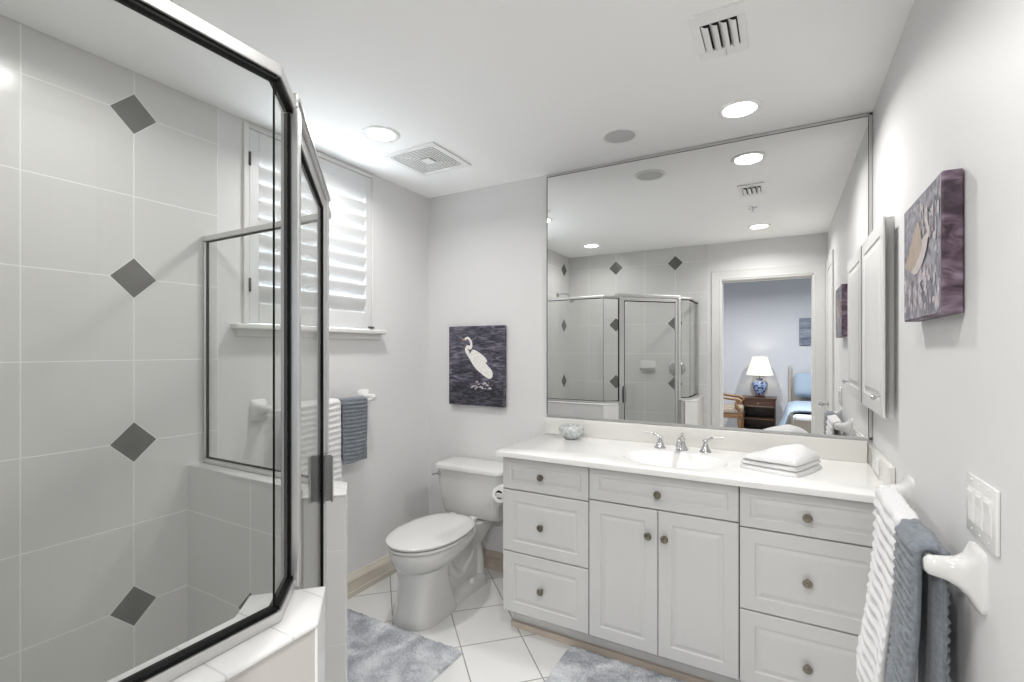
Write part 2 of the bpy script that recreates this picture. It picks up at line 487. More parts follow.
# half walls of the shower
XS, YS = -0.756, 1.15        # glass planes
SUM = -0.23                 # x + y along the door line
HW = 0.913
NEAR = 0.010         # the near half wall and its glass stand a touch higher
def end_pt(off, diff):      # point with x+y = SUM+off and x-y = diff
    s = SUM + off; return ((s + diff) / 2, (s - diff) / 2)
OFF = 0.095
A_poly = [(XS - 0.066, YB), (XS + 0.066, YB), (XS + 0.066, SUM + OFF - XS - 0.066), end_pt(OFF, -1.433), end_pt(-OFF, -1.433), (XS - 0.066, SUM - OFF - XS + 0.066)]
B_poly = [(XL, YS - 0.072), (SUM - OFF - YS + 0.072, YS - 0.072), end_pt(-OFF, -2.370), end_pt(OFF, -2.370), (SUM + OFF - YS - 0.072, YS + 0.068), (XL, YS + 0.068)]
def shrink(poly, d):
    n = len(poly); out = []
    for i in range(n):
        p0, p1, p2 = Vector(poly[i - 1]), Vector(poly[i]), Vector(poly[(i + 1) % n])
        e1, e2 = (p1 - p0).normalized(), (p2 - p1).normalized()
        n1, n2 = Vector((-e1.y, e1.x)), Vector((-e2.y, e2.x))
        k = 1 + n1.dot(n2)
        out.append(tuple(p1 + (n1 + n2) * (d / k)))
    return out
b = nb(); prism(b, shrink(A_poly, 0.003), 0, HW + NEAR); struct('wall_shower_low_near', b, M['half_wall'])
b = nb(); prism(b, shrink(B_poly, 0.003), 0, HW); struct('wall_shower_low_far', b, M['wall'])
# tile skins on the half walls (inside faces, ends and door-side returns)
def skin(bm, p, q, th=0.008, z0=0, z1=HW):
    p, q = Vector(p), Vector(q); e = (q - p).normalized(); nn = Vector((-e.y, e.x))   # inward normal
    prism(bm, [tuple(p), tuple(q), tuple(q + nn * th), tuple(p + nn * th)], z0, z1)
b = nb(); skin(b, B_poly[0], B_poly[1]); struct('wall_shower_low_inner', b, M['tile_knee'])
b = nb()
skin(b, B_poly[1], B_poly[2]); skin(b, B_poly[2], B_poly[3]); skin(b, B_poly[3], B_poly[4])
for i in range(2, 6): skin(b, A_poly[i], A_poly[(i + 1) % 6], z1=HW + NEAR)
struct('trim_3', b, M['tile_plain'])
b = nb(); prism(b, shrink(A_poly, -0.0012), HW + NEAR, 0.922 + NEAR, 0.004, seg=3); struct('trim_4', b, M['cap'], True)
b = nb(); prism(b, shrink(B_poly, -0.0012), HW, 0.922, 0.004, seg=3); struct('trim_5', b, M['cap'], True)
# curb under the door and shower floor
cmx = Matrix.Translation((-1.065, 0.835, 0)) @ Matrix.Rotation(R(-45), 4, 'Z')
b = nb(); box(b, -0.31, 0.31, -0.06, 0.06, 0, 0.10, 0.006, mx=cmx); struct('trim_6', b, M['cap'])
b = nb(); prism(b, [(XL + 0.007, YB + 0.007), (XS - 0.066, YB + 0.007), (XS - 0.066, 0.49), (-1.40, 1.08), (XL + 0.007, 1.08)], 0, 0.02); struct('floor_shower', b, M['pan'])

# baseboards
def baseboard(bm, mapf, u0, u1, h=0.128):
    prof = ((0, 0), (0.016, 0), (0.016, h * .22), (0.012, h * .26), (0.012, h * .66), (0.015, h * .70), (0.013, h * .80), (0.008, h * .92), (0.006, h), (0, h))
    ring_loft(bm, [[mapf(u, d, z) for d, z in prof] for u in (u0, u1)])
b = nb(); baseboard(b, lambda u, d, z: (XL + d, u, z), YS + 0.07, YV); struct('baseboard_left', b, M['cream'])
b = nb(); baseboard(b, lambda u, d, z: (u, YV - d, z), XL + 0.016, -1.216, 0.115); struct('baseboard_vanity', b, M['shade_and_toe_base'])  # pinkish tone stands in for the shadow along this wall
b = nb(); baseboard(b, lambda u, d, z: (XR - d, u, z), 0.80, 2.03); struct('baseboard_right', b, M['cream'])

# ------------------------------------------------------------------ window and shutter
win = bpy.data.objects.new('window_1', None); C.objects.link(win); win.location = (XL, 1.72, WZ0); win['kind'] = 'structure'
b = nb()
for y0, y1, z0, z1 in ((WY0, WY0 + .05, WZ0, WZ1), (WY1 - .05, WY1, WZ0, WZ1), (WY0 + .05, WY1 - .05, WZ0, WZ0 + .05), (WY0 + .05, WY1 - .05, WZ1 - .05, WZ1), (WY0 + .05, WY1 - .05, 1.94, 1.98)):
    box(b, XL - 0.15, XL - 0.11, y0, y1, z0, z1, 0.003)
link('sash', b, M['trim'], win)
b = nb(); box(b, XL - 0.134, XL - 0.128, WY0 + .045, WY1 - .045, WZ0 + .045, WZ1 - .045); link('window_pane', b, M['window_glass'], win)
b = nb()
box(b, XL - 0.02, XL + 0.012, WY0 - 0.004, WY0 + 0.022, WZ0, WZ1 + 0.02, 0.003); box(b, XL - 0.02, XL + 0.012, WY1 - 0.022, WY1 + 0.004, WZ0, WZ1 + 0.02, 0.003)
box(b, XL - 0.02, XL + 0.012, WY0 + 0.022, WY1 - 0.022, WZ1 - 0.002, WZ1 + 0.02, 0.003)
link('window_frame', b, M['trim'], win)
b = nb(); box(b, XL - 0.03, XL + 0.052, 1.258, 2.178, 1.487, 1.512, 0.006)
box(b, XL, XL + 0.02, 1.275, 2.16, 1.455, 1.488, 0.004)
link('window_sill', b, M['trim'], win)

sh = thing('plantation_shutter', (XL, 1.72, WZ0), 'white louvered plantation shutter closed in the window frame', 'shutter')
SY0, SY1, SZ0, SZ1 = WY0 + 0.024, WY1 - 0.024, WZ0 + 0.004, WZ1 - 0.004
b = nb()
box(b, XL - 0.022, XL + 0.008, SY0, SY0 + 0.046, SZ0, SZ1, 0.003); box(b, XL - 0.022, XL + 0.008, SY1 - 0.046, SY1, SZ0, SZ1, 0.003)
box(b, XL - 0.022, XL + 0.008, SY0 + .046, SY1 - .046, SZ0, 1.612, 0.003); box(b, XL - 0.022, XL + 0.008, SY0 + .046, SY1 - .046, 2.330, SZ1, 0.003)
link('shutter_frame', b, M['shutter'], sh)
nl, pitch = 9, 0.0795
for k in range(nl):
    zc = 1.653 + k * pitch
    b = nb()
    th = R(67)            # room edge high
    prof = []
    for i in range(16):
        a = 2 * PI * i / 16
        u, v = 0.044 * math.cos(a), 0.0052 * math.sin(a)
        prof.append((u * math.cos(th) - v * math.sin(th), u * math.sin(th) + v * math.cos(th)))
    ring_loft(b, [[(XL - 0.007 + px, y, zc + pz) for px, pz in prof] for y in (SY0 + .0462, SY1 - .0462)])
    link('louver', b, M['shutter'], sh, True, 60)
for zc in (1.692, 2.268):
    b = nb(); box(b, XL + 0.008, XL + 0.0125, SY0 - 0.008, SY0 + 0.006, zc - 0.03, zc + 0.03, 0.001)
    tube(b, [(XL + 0.015, SY0 - 0.001, zc - 0.03), (XL + 0.015, SY0 - 0.001, zc + 0.03)], 0.004, 8)
    link('hinge', b, M['hinge'], sh)
b = nb(); box(b, XL + 0.008, XL + 0.018, SY1 - 0.03, SY1 + 0.012, SZ0 + 0.004, SZ0 + 0.012, 0.002); link('latch', b, M['hinge'], sh)

# ------------------------------------------------------------------ shower enclosure
ZT, ZB = 1.868, 0.9225
se = thing('shower_enclosure', (-1.065, 0.835, 0.9), 'framed neo-angle glass shower enclosure with black gaskets on low tiled walls', 'shower')
K0 = (XS, YB + 0.009); K1 = (XS - 0.002, 0.521); K2 = (-0.840, 0.610); K3 = (-1.268, 1.038); K4 = (SUM - YS, YS); K5 = (XL + 0.009, YS)
segs = [(K0, K1, 'A'), (K1, K2, 'B'), (K3, K4, 'D'), (K4, K5, 'E')]
def along(p, q, u, n, z):
    p, q = Vector(p), Vector(q); e = (q - p).normalized(); nn = Vector((-e.y, e.x))
    r = p + e * u + nn * n
    return (r.x, r.y, z)
def bar(bm, p, q, u0, u1, n0, n1, z0, z1, bev=0.0):
    P, Q = Vector(p), Vector(q); e = (Q - P).normalized(); nn = Vector((-e.y, e.x))
    mx = Matrix(((e.x, nn.x, 0, P.x), (e.y, nn.y, 0, P.y), (0, 0, 1, 0), (0, 0, 0, 1)))
    box(bm, u0, u1, n0, n1, z0, z1, bev, mx=mx)
for p, q, nm in segs:
    L = (Vector(q) - Vector(p)).length
    dz = NEAR if nm in 'AB' else 0.0
    gt = 0.0075 if nm in 'AB' else 0.0045
    b = nb(); bar(b, p, q, 0.004, L - 0.004, -0.003, 0.003, ZB + dz + 0.016, ZT + dz - 0.016)
    link('glass_panel', b, M['glass'], se)
    for nme, z0, z1, g0, g1 in (('top_rail', ZT + dz - 0.018, ZT + dz + 0.003, ZT + dz - 0.0175 - gt, ZT + dz - 0.0175), ('bottom_rail', ZB + dz, ZB + dz + 0.018, ZB + dz + 0.0175, ZB + dz + 0.0175 + gt)):
        b = nb(); bar(b, p, q, -0.004, L + 0.004, -0.013, 0.013, z0, z1, 0.002)
        rail = link(nme, b, M['alu'], se)
        b = nb(); bar(b, p, q, 0.0, L, -gt - .001, gt + .001, g0, g1)
        link('gasket', b, M['gasket'], rail)
LE = (Vector(K5) - Vector(K4)).length
b = nb(); bar(b, K4, K5, LE - 0.012, LE, -0.013, 0.013, ZB + 0.018, ZT - 0.022); rail = link('wall_channel', b, M['alu'], se)
b = nb(); bar(b, K4, K5, LE - 0.0155, LE - 0.0115, -0.005, 0.005, ZB + 0.018, ZT - 0.022); link('gasket', b, M['gasket'], rail)
b = nb(); bar(b, K0, K1, 0.0, 0.012, -0.013, 0.013, ZB + 0.018, ZT - 0.022); link('wall_channel', b, M['alu'], se)
for c in (K1, K4):
    b = nb(); tube(b, [(c[0], c[1], ZB + 0.015), (c[0], c[1], ZT - 0.01)], 0.0017, 10); link('corner_seal', b, M['gasket'], se)
b = nb(); bar(b, K1, K2, (Vector(K2) - Vector(K1)).length - 0.020, (Vector(K2) - Vector(K1)).length - 0.009, -0.0055, 0.0055, ZB + 0.018, ZT - 0.022); link('post_seal', b, M['gasket'], se)
b = nb(); bar(b, K3, K4, 0.0, 0.012, -0.009, 0.009, ZB + 0.018, ZT - 0.022); link('post_seal', b, M['gasket'], se)
DL = (Vector(K3) - Vector(K2)).length
for u0 in (-0.008, DL - 0.016):
    b = nb(); bar(b, K2, K3, u0, u0 + 0.026, -0.019, 0.014, ZB + (NEAR if u0 < 0 else 0), ZT, 0.003)
    bar(b, K2, K3, u0 + (0.004 if u0 > 0 else 0.0), u0 + (0.024 if u0 > 0 else 0.02), -0.012, 0.012, 0.10, ZB, 0.002)
    link('door_post', b, M['alu'], se)
b = nb(); bar(b, K2, K3, -0.012, DL + 0.035, -0.018, 0.018, ZT - 0.004, ZT + 0.024, 0.003)
bar(b, K2, K3, -0.012, DL + 0.030, -0.022, -0.016, ZT + 0.006, ZT + 0.012)
link('door_header', b, M['alu'], se)
# door leaf
b = nb()
dz0, dz1 = 0.115, ZT - 0.006
bar(b, K2, K3, 0.018, 0.040, -0.010, 0.010, dz0, dz1, 0.002); bar(b, K2, K3, DL - 0.040, DL - 0.018, -0.010, 0.010, dz0, dz1, 0.002)
bar(b, K2, K3, 0.04, DL - 0.04, -0.010, 0.010, dz1 - 0.03, dz1, 0.002); bar(b, K2, K3, 0.04, DL - 0.04, -0.010, 0.010, dz0, dz0 + 0.03, 0.002)
door = link('shower_door', b, M['alu'], se)
b = nb(); bar(b, K2, K3, 0.036, DL - 0.036, -0.003, 0.003, dz0 + 0.025, dz1 - 0.025); link('door_glass', b, M['glass'], door)
b = nb()
bar(b, K2, K3, 0.040, DL - 0.04, -0.007, 0.007, dz1 - 0.037, dz1 - 0.0295); bar(b, K2, K3, DL - 0.048, DL - 0.0395, -0.007, 0.007, dz0 + 0.03, dz1 - 0.03)
link('door_gasket', b, M['gasket'], door)
for sgn in (-1, 1):
    b = nb()
    bar(b, K2, K3, DL - 0.050, DL - 0.022, sgn * 0.011 - 0.001, sgn * 0.011 + 0.001, 0.925, 1.07)
    n0, n1 = sorted((sgn * 0.010, sgn * 0.034))
    bar(b, K2, K3, DL - 0.030, DL - 0.024, n0, n1, 0.925, 1.07, 0.002)
    n0, n1 = sorted((sgn * 0.030, sgn * 0.035)); bar(b, K2, K3, DL - 0.048, DL - 0.024, n0, n1, 0.925, 1.07, 0.002)
    link('pull_handle', b, M['handle'], door)

# fittings inside the shower
t = thing('soap_dish', (-1.245, YB + 0.007, 1.21), 'white ceramic soap dish fixed to the tiled shower wall', 'soap dish')
b = nb(); box(b, -1.325, -1.165, YB + 0.006, YB + 0.018, 1.17, 1.28, 0.006, 3)
rings = []
for zz, r, d in ((1.178, .055, .02), (1.185, .068, .05), (1.2, .076, .078), (1.208, .08, .085), (1.208, .073, .078), (1.198, .066, .066)):
    rings.append([(-1.245 + r * math.copysign(abs(math.cos(a)) ** .6, math.cos(a)), YB + 0.014 + d * abs(math.sin(a)) ** .6, zz) for a in [PI * i / 20 for i in range(21)]])
ring_loft(b, rings, True, True)
link('dish', b, M['ceramic'], t, True)
t = thing('shower_valve', (-0.948, YB + 0.007, 1.205), 'round chrome shower valve trim with lever on tiled wall', 'shower valve')
b = nb(); lathe(b, [(0.082, 0), (0.082, 0.004), (0.074, 0.01), (0.035, 0.014), (0.030, 0.03), (0.001, 0.03)], (-0.948, YB + 0.007, 1.205), (0, 1, 0), 40); link('escutcheon', b, M['chrome'], t, True)
b = nb(); lathe(b, [(0.026, 0), (0.024, 0.03), (0.016, 0.036), (0.001, 0.036)], (-0.948, YB + 0.037, 1.205), (0, 1, 0), 24); tube(b, [(-0.948, YB + 0.06, 1.205), (-0.99, YB + 0.066, 1.175), (-1.01, YB + 0.07, 1.155)], [0.009, 0.007, 0.006], 10); link('lever', b, M['chrome'], t, True)
t = thing('shower_fixture', (XL + 0.007, 0.45, 1.99), 'chrome shower head on a curved arm above the glass', 'shower head')
b = nb(); lathe(b, [(0.028, 0), (0.026, 0.006), (0.012, 0.01), (0.001, 0.01)], (XL + 0.007, 0.45, 1.985), (1, 0, 0), 20)
tube(b, curve_pts([(XL + 0.01, 0.45, 1.985), (XL + 0.06, 0.45, 1.995), (XL + 0.12, 0.45, 1.985), (XL + 0.155, 0.45, 1.955)]), 0.009, 12); link('shower_arm', b, M['chrome'], t, True)
b = nb(); lathe(b, [(0.012, 0), (0.014, 0.02), (0.032, 0.045), (0.036, 0.056), (0.033, 0.06), (0.001, 0.058)], (XL + 0.152, 0.45, 1.96), (0.55, 0, -0.83), 24); link('spray_head', b, M['chrome'], t, True)

# ------------------------------------------------------------------ vanity cabinets
VF = 2.075              # front plane of the drawer faces
VL, G1, G2, VR = -1.213, -0.768, -0.151, 0.318
def front(bm, x0, x1, z0, z1):
    m = 0.052 if (z1 - z0) > 0.2 else 0.036
    nested(bm, lambda a, bb, d: (a, VF + d, bb), x0, x1, z0, z1, 0.019,
           [(m, 0), (m + 0.004, 0.004), (m + 0.010, 0.004), (m + 0.022, 0.0005), (m + 0.026, 0.0)])
def knob(parent, x, z):
    b = nb(); lathe(b, [(0.0085, 0), (0.0085, 0.003), (0.005, 0.005), (0.005, 0.014), (0.015, 0.018), (0.0165, 0.022), (0.0145, 0.026), (0.009, 0.026), (0.008, 0.028), (0.004, 0.029), (0.0005, 0.029)], (x, VF, z), (0, -1, 0), 22)
    return link('knob', b, M['knob'], parent, True)
def carcass(parent, x0, x1):
    b = nb(); z1 = CT - 0.027
    for q in ((x0, x0 + .018, VF + .0195, YV - .002, .105, z1), (x1 - .018, x1, VF + .0195, YV - .002, .105, z1), (x0 + .018, x1 - .018, YV - .012, YV - .002, .105, z1),
              (x0 + .018, x1 - .018, VF + .0195, YV - .012, .105, .123), (x0 + .018, x1 - .018, VF + .0195, VF + .038, z1 - .04, z1), (x0 + .018, x1 - .018, VF + .0195, VF + .038, .695, .735)):
        box(b, *q)
    link('carcass', b, M['carcass'], parent)
gap = 0.0022
vc = thing('drawer_cabinet', ((VL + G1) / 2, 2.35, 0), 'white three-drawer vanity cabinet beside the toilet', 'cabinet', 'vanity cabinets')
b = nb(); box(b, VL, G1 - .0005, VF + 0.0195, YV - 0.002, 0.105, CT - 0.027); link('carcass', b, M['carcass'], vc)
b = nb(); box(b, VL - 0.003, VL + 0.001, VF + 0.002, YV - 0.002, 0.105, CT - 0.027); link('side_panel', b, M['cabinet'], vc)
rows = ((0.710, 0.865), (0.405, 0.705), (0.106, 0.400))
for z0, z1 in rows:
    b = nb(); front(b, VL, G1 - gap, z0, z1); o = link('drawer', b, M['cabinet'], vc); knob(o, (VL + G1) / 2 - 0.012, z0 + (z1 - z0) * 0.49 if z1 < .8 else 0.79)
sc_ = thing('sink_cabinet', ((G1 + G2) / 2, 2.35, 0), 'white sink base cabinet with two doors under one wide drawer front', 'cabinet', 'vanity cabinets')
carcass(sc_, G1 + .0005, G2 - .0005)
b = nb(); front(b, G1 + gap, G2 - gap, 0.722, 0.865); o = link('drawer', b, M['cabinet'], sc_); knob(o, (G1 + G2) / 2, 0.789)
b = nb(); front(b, G1 + gap, -0.4615 - 0.0015, 0.106, 0.717); o = link('door', b, M['cabinet'], sc_); knob(o, -0.499, 0.609)
b = nb(); front(b, -0.4615 + 0.0015, G2 - gap, 0.106, 0.717); o = link('door', b, M['cabinet'], sc_); knob(o, -0.431, 0.609)
rc = thing('drawer_cabinet', ((G2 + VR) / 2, 2.35, 0), 'white three-drawer vanity cabinet against the right wall', 'cabinet', 'vanity cabinets')
carcass(rc, G2 + .0005, XR - 0.003)
for z0, z1 in ((0.710, 0.865), (0.392, 0.705), (0.106, 0.387)):
    b = nb(); front(b, G2 + gap, VR + 0.012, z0, z1); o = link('drawer', b, M['cabinet'], rc)
    knob(o, 0.076, {0.710: 0.783, 0.392: 0.546, 0.106: 0.235}[z0])
b = nb(); box(b, VL + 0.02, XR - 0.003, 2.145, 2.165, 0.0, 0.1045)
struct('trim_7', b, M['cabinet'])
b = nb(); box(b, VL + 0.012, XR - 0.003, 2.126, 2.1445, 0.0, 0.030, 0.003); struct('baseboard_toe', b, M['shade_and_toe_base'])

# countertop with integrated oval basin
ct = thing('countertop', (-0.45, 2.33, CT), 'glossy white cultured marble vanity top with a built-in oval sink', 'countertop')
SCX, SCY, SRX, SRY = -0.440, 2.285, 0.222, 0.160
CX0, CX1, CY0, CY1 = -1.240, XR - 0.001, 2.045, YV - 0.001
b = nb()
n = 96
def ell(k, z): return [(SCX + SRX * k * math.cos(2 * PI * i / n), SCY + SRY * k * math.sin(2 * PI * i / n), z) for i in range(n)]
def rect_pt(i):
    a = 2 * PI * i / n; c, s = math.cos(a), math.sin(a)
    tx = ((CX1 if c > 0 else CX0) - SCX) / c if abs(c) > 1e-9 else 1e9
    ty = ((CY1 if s > 0 else CY0) - SCY) / s if abs(s) > 1e-9 else 1e9
    tt = min(tx, ty); return (SCX + tt * c, SCY + tt * s)
corner = [(CX1, CY1), (CX0, CY1), (CX0, CY0), (CX1, CY0)]
outer = [rect_pt(i) for i in range(n)]
for cc in corner:
    j = min(range(n), key=lambda i: (outer[i][0] - cc[0]) ** 2 + (outer[i][1] - cc[1]) ** 2)
    outer[j] = cc
def ins(p, d): return (min(max(p[0], CX0 + d), CX1), min(max(p[1], CY0 + d), CY1))
rings = [[(*p, CT - 0.026) for p in outer], [(*p, CT - 0.006) for p in outer], [(*ins(p, 0.0015), CT - 0.002) for p in outer], [(*ins(p, 0.005), CT) for p in outer],
         ell(1.06, CT), ell(1.02, CT - 0.001), ell(1.0, CT - 0.006)]
for k, z in ((0.97, .014), (0.92, .032), (0.84, .054), (0.72, .076), (0.54, .095), (0.3, .106), (0.1, .110)):
    rings.append(ell(k, CT - z))
ring_loft(b, rings, cap0=False, cap1=True)
link('countertop_slab', b, M['counter'], ct, True, 50)
b = nb(); box(b, CX0 + 0.001, XR - 0.0205, YV - 0.021, YV - 0.001, CT, 0.995, 0.004); link('backsplash', b, M['splash'], ct, True)
b = nb(); box(b, XR - 0.020, XR - 0.001, 2.120, YV - 0.001, CT, 0.985, 0.004); link('side_splash', b, M['splash'], ct, True)
b = nb(); lathe(b, [(0.022, 0), (0.022, 0.003), (0.012, 0.004), (0.001, 0.003)], (SCX, SCY, CT - 0.110), (0, 0, 1), 24); link('sink_drain', b, M['chrome'], ct, True)

# widespread faucet
fa = thing('faucet', (SCX, 2.525, CT), 'chrome widespread sink faucet with two white lever handles', 'faucet')
FY = 2.515
b = nb(); lathe(b, [(0.030, 0), (0.030, 0.004), (0.024, 0.012), (0.015, 0.034), (0.013, 0.045), (0.017, 0.052), (0.012, 0.060), (0.006, 0.066), (0.010, 0.074), (0.010, 0.080), (0.001, 0.084)], (SCX, FY, CT), (0, 0, 1), 28)
tube(b, curve_pts([(SCX, FY, CT + 0.040), (SCX, FY - 0.045, CT + 0.060), (SCX, FY - 0.09, CT + 0.052), (SCX, FY - 0.115, CT + 0.030)]), [0.012] * 16 + [0.011] * 8 + [0.0105], 14)
link('spout', b, M['chrome'], fa, True)
for sx in (-1, 1):
    x = SCX + sx * 0.108
    b = nb(); lathe(b, [(0.028, 0), (0.028, 0.004), (0.020, 0.016), (0.012, 0.036), (0.010, 0.046), (0.014, 0.052), (0.009, 0.060), (0.001, 0.063)], (x, FY, CT), (0, 0, 1), 28)
    tube(b, [(x, FY, CT + 0.052), (x + sx * 0.018, FY, CT + 0.062), (x + sx * 0.03, FY + 0.002, CT + 0.070)], [0.007, 0.005, 0.006], 12)
    lathe(b, [(0.008, 0), (0.009, 0.004), (0.008, 0.01), (0.001, 0.012)], (x + sx * 0.024, FY, CT + 0.066), (sx, 0, 0.3), 14)
    hv = link('handle_base', b, M['chrome'], fa, True)
    b = nb(); tube(b, [(x + sx * 0.03, FY + 0.002, CT + 0.0695), (x + sx * 0.05, FY + 0.006, CT + 0.072), (x + sx * 0.082, FY + 0.01, CT + 0.072)], [0.0055, 0.0065, 0.0050], 12)
    lv = link('lever', b, M['porcelain'], hv, True); lv['label'] = 'white porcelain lever'

# ribbed jar
b = nb()
lathe(b, [(0.0264, 0.0000), (0.0384, 0.0032), (0.0528, 0.0189), (0.0672, 0.0378), (0.0684, 0.0546), (0.0576, 0.0693), (0.0384, 0.0756), (0.0312, 0.0735), (0.0240, 0.0630), (0.0012, 0.0609)], (-1.040, 2.530, CT), (0, 0, 1), 96,
      mod=lambda a, z: 1 + 0.075 * abs(math.sin(4.5 * a)) - 0.04)
tag(link('ribbed_bowl', b, M['stone'], None, True, 60), 'small grey and white lobed ceramic bowl on the countertop near the mirror', 'bowl')

# folded towel on counter
def folded_towel():
    bm = nb(); nx = ny = 54
    def f(x, y, k): return noise.noise(Vector((x * 11, y * 11, k)))
    # (bottom, top, size u, size v, edge power, follows the hump)
    for lay, (z0, z1, sx, sy, pw, fb, ft) in enumerate(((0.0, 0.016, 1.0, 1.0, 12, 0, .12), (0.014, 0.034, .985, .985, 10, .12, .35), (0.030, 0.052, .955, .96, 5, .35, 1.0))):
        T, B = [], []
        for i in range(nx + 1):
            rt, rb = [], []
            for j in range(ny + 1):
                u, v = -1 + 2 * i / nx, -1 + 2 * j / ny
                uu = u * (1 - .06 * v * v); vv_ = v * (1 - .06 * u * u)
                x, y = uu * .120 * sx, vv_ * .132 * sy
                edge = max(0.0, 1 - abs(u) ** pw) ** .5 * max(0.0, 1 - abs(v) ** pw) ** .5
                hump = .040 * math.exp(-((u - .35) ** 2 / .45 + (v - .15) ** 2 / .9)) + .012 * max(0, u) + .006 * f(x, y, 2.0)
                if lay == 2: hump += .010 * math.sin(PI * min(1, max(0, (u + 1) / 2))) + 0.006 * f(x * 2, y * 2, 8.0)
                mid = (z0 + z1) / 2; hf = (z1 - z0) / 2
                taper = max(0.0, 1 - max(abs(u), abs(v)) ** 8) ** .5 if lay == 2 else 1.0
                rt.append((x + .006 * f(x, y, 5 + lay), y + .006 * f(x, y, 9 + lay), mid + hf * edge + hump * ft * (0.35 + .65 * taper)))
                zb = mid - hf * edge + hump * fb * (0.35 + .65 * taper)
                rb.append((x + .006 * f(x, y, 5 + lay), y + .006 * f(x, y, 9 + lay), max(zb, .0004) if lay else .0004))
            T.append([bm.verts.new(p) for p in rt]); B.append([bm.verts.new(p) for p in rb])
        for i in range(nx):
            for j in range(ny):
                bm.faces.new((T[i][j], T[i + 1][j], T[i + 1][j + 1], T[i][j + 1])); bm.faces.new((B[i][j], B[i][j + 1], B[i + 1][j + 1], B[i + 1][j]))
        for i in range(nx):
            bm.faces.new((T[i][0], B[i][0], B[i + 1][0], T[i + 1][0])); bm.faces.new((T[i][ny], T[i + 1][ny], B[i + 1][ny], B[i][ny]))
        for j in range(ny):
            bm.faces.new((T[0][j], T[0][j + 1], B[0][j + 1], B[0][j])); bm.faces.new((T[nx][j], B[nx][j], B[nx][j + 1], T[nx][j + 1]))
    return bm
b = folded_towel(); b.transform(Matrix.Translation((-0.012, 2.335, CT + 0.0005)) @ Matrix.Rotation(R(-22), 4, 'Z'))
tag(link('folded_towel', b, M['white_towel'], None, True, 60), 'folded white towel lying on the countertop beside the sink', 'towel')

# ------------------------------------------------------------------ mirror
mi = thing('wall_mirror', (-0.45, YV, 1.0), 'large wall mirror with thin silver trim above the vanity', 'mirror')
MX0, MX1, MZ0, MZ1 = -1.234, XR - 0.002, 0.999, 2.434
b = nb(); box(b, MX0 + 0.004, MX1 - 0.004, YV - 0.006, YV - 0.001, MZ0 + 0.004, MZ1 - 0.004); link('mirror_glass', b, M['mirror'], mi)
b = nb()
box(b, MX1 - 0.012, MX1, YV - 0.009, YV - 0.001, MZ0, MZ1)
box(b, MX0, MX1, YV - 0.009, YV - 0.001, MZ0 - 0.002, MZ0 + 0.010); box(b, MX0, MX1, YV - 0.009, YV - 0.001, MZ1 - 0.010, MZ1)
link('mirror_trim', b, M['alu'], mi)
b = nb(); box(b, MX0, MX0 + 0.004, YV - 0.008, YV - 0.001, MZ0 + 0.010, MZ1 - 0.010); box(b, MX0, MX1 - 0.012, YV - 0.0085, YV - 0.001, MZ1 - 0.0125, MZ1 - 0.010); box(b, MX1 - 0.0145, MX1 - 0.012, YV - 0.0085, YV - 0.001, MZ0 + 0.010, MZ1 - 0.0125)
link('mirror_edge', b, M['hinge'], mi)

# ------------------------------------------------------------------ medicine cabinet
mc = thing('medicine_cabinet', (XR, 2.36, 1.15), 'white raised-panel medicine cabinet on right wall next to mirror', 'cabinet')
b = nb(); box(b, 0.3105, XR, 2.150, 2.612, 1.150, 1.868, 0.002); link('cabinet_body', b, M['trim'], mc)
b = nb(); nested(b, lambda u, v, d: (0.300 + d, u, v), 2.092, 2.612, 1.158, 1.858, 0.007, [(0.055, 0), (0.060, 0.004), (0.070, 0.004), (0.088, 0.0)])
md = link('cabinet_door', b, M['trim'], mc)
b = nb(); box(b, 0.3072, 0.3104, 2.10, 2.60, 1.17, 1.85); link('gap_shade_strip', b, M['hinge'], mc)  # dark strip standing in for the shadow gap behind the door
b = nb(); lathe(b, [(0.006, 0), (0.0045, 0.012), (0.010, 0.018), (0.011, 0.024), (0.008, 0.028), (0.001, 0.029)], (0.300, 2.14, 1.225), (-1, 0, 0), 18); link('knob', b, M['chrome'], md, True)

# ------------------------------------------------------------------ wall canvases
def flat_poly(bm, pts, mapf, d):
    """thin printed shape: outline polygon (u,v) lifted by d"""
    top = [bm.verts.new(mapf(u, v, d)) for u, v in pts]
    f = bm.faces.new(top)
    bmesh.ops.triangulate(bm, faces=[f])
def smooth_outline(pts, n=5):
    P = [Vector((p[0], p[1], 0)) for p in pts]; out = []; m = len(P)
    for i in range(m):
        a, b_, c, d = P[i - 1], P[i], P[(i + 1) % m], P[(i + 2) % m]
        for k in range(n):
            t = k / n
            q = 0.5 * ((2 * b_) + (c - a) * t + (2 * a - 5 * b_ + 4 * c - d) * t * t + (3 * b_ - a - 3 * c + d) * t ** 3)
            out.append((q.x, q.y))
    return out
cv = thing('canvas_print', (-1.724, YV, 1.29), 'canvas print of a white egret standing in dark water above the toilet', 'picture')
cx0, cx1, cz0, cz1 = -1.937, -1.515, 1.035, 1.548
b = nb(); box(b, cx0, cx1, YV - 0.034, YV - 0.002, cz0, cz1, 0.003); link('canvas', b, M['water'], cv)
mf = lambda u, v, d: (cx0 + u * (cx1 - cx0), YV - 0.0342 - d, cz1 - v * (cz1 - cz0))
b = nb(); flat_poly(b, [(0.01, 0.72), (0.3, 0.70), (0.6, 0.74), (0.99, 0.70), (0.99, 0.99), (0.01, 0.99)], mf, 0.0); link('printed_shallows', b, M['water_deep'], cv)
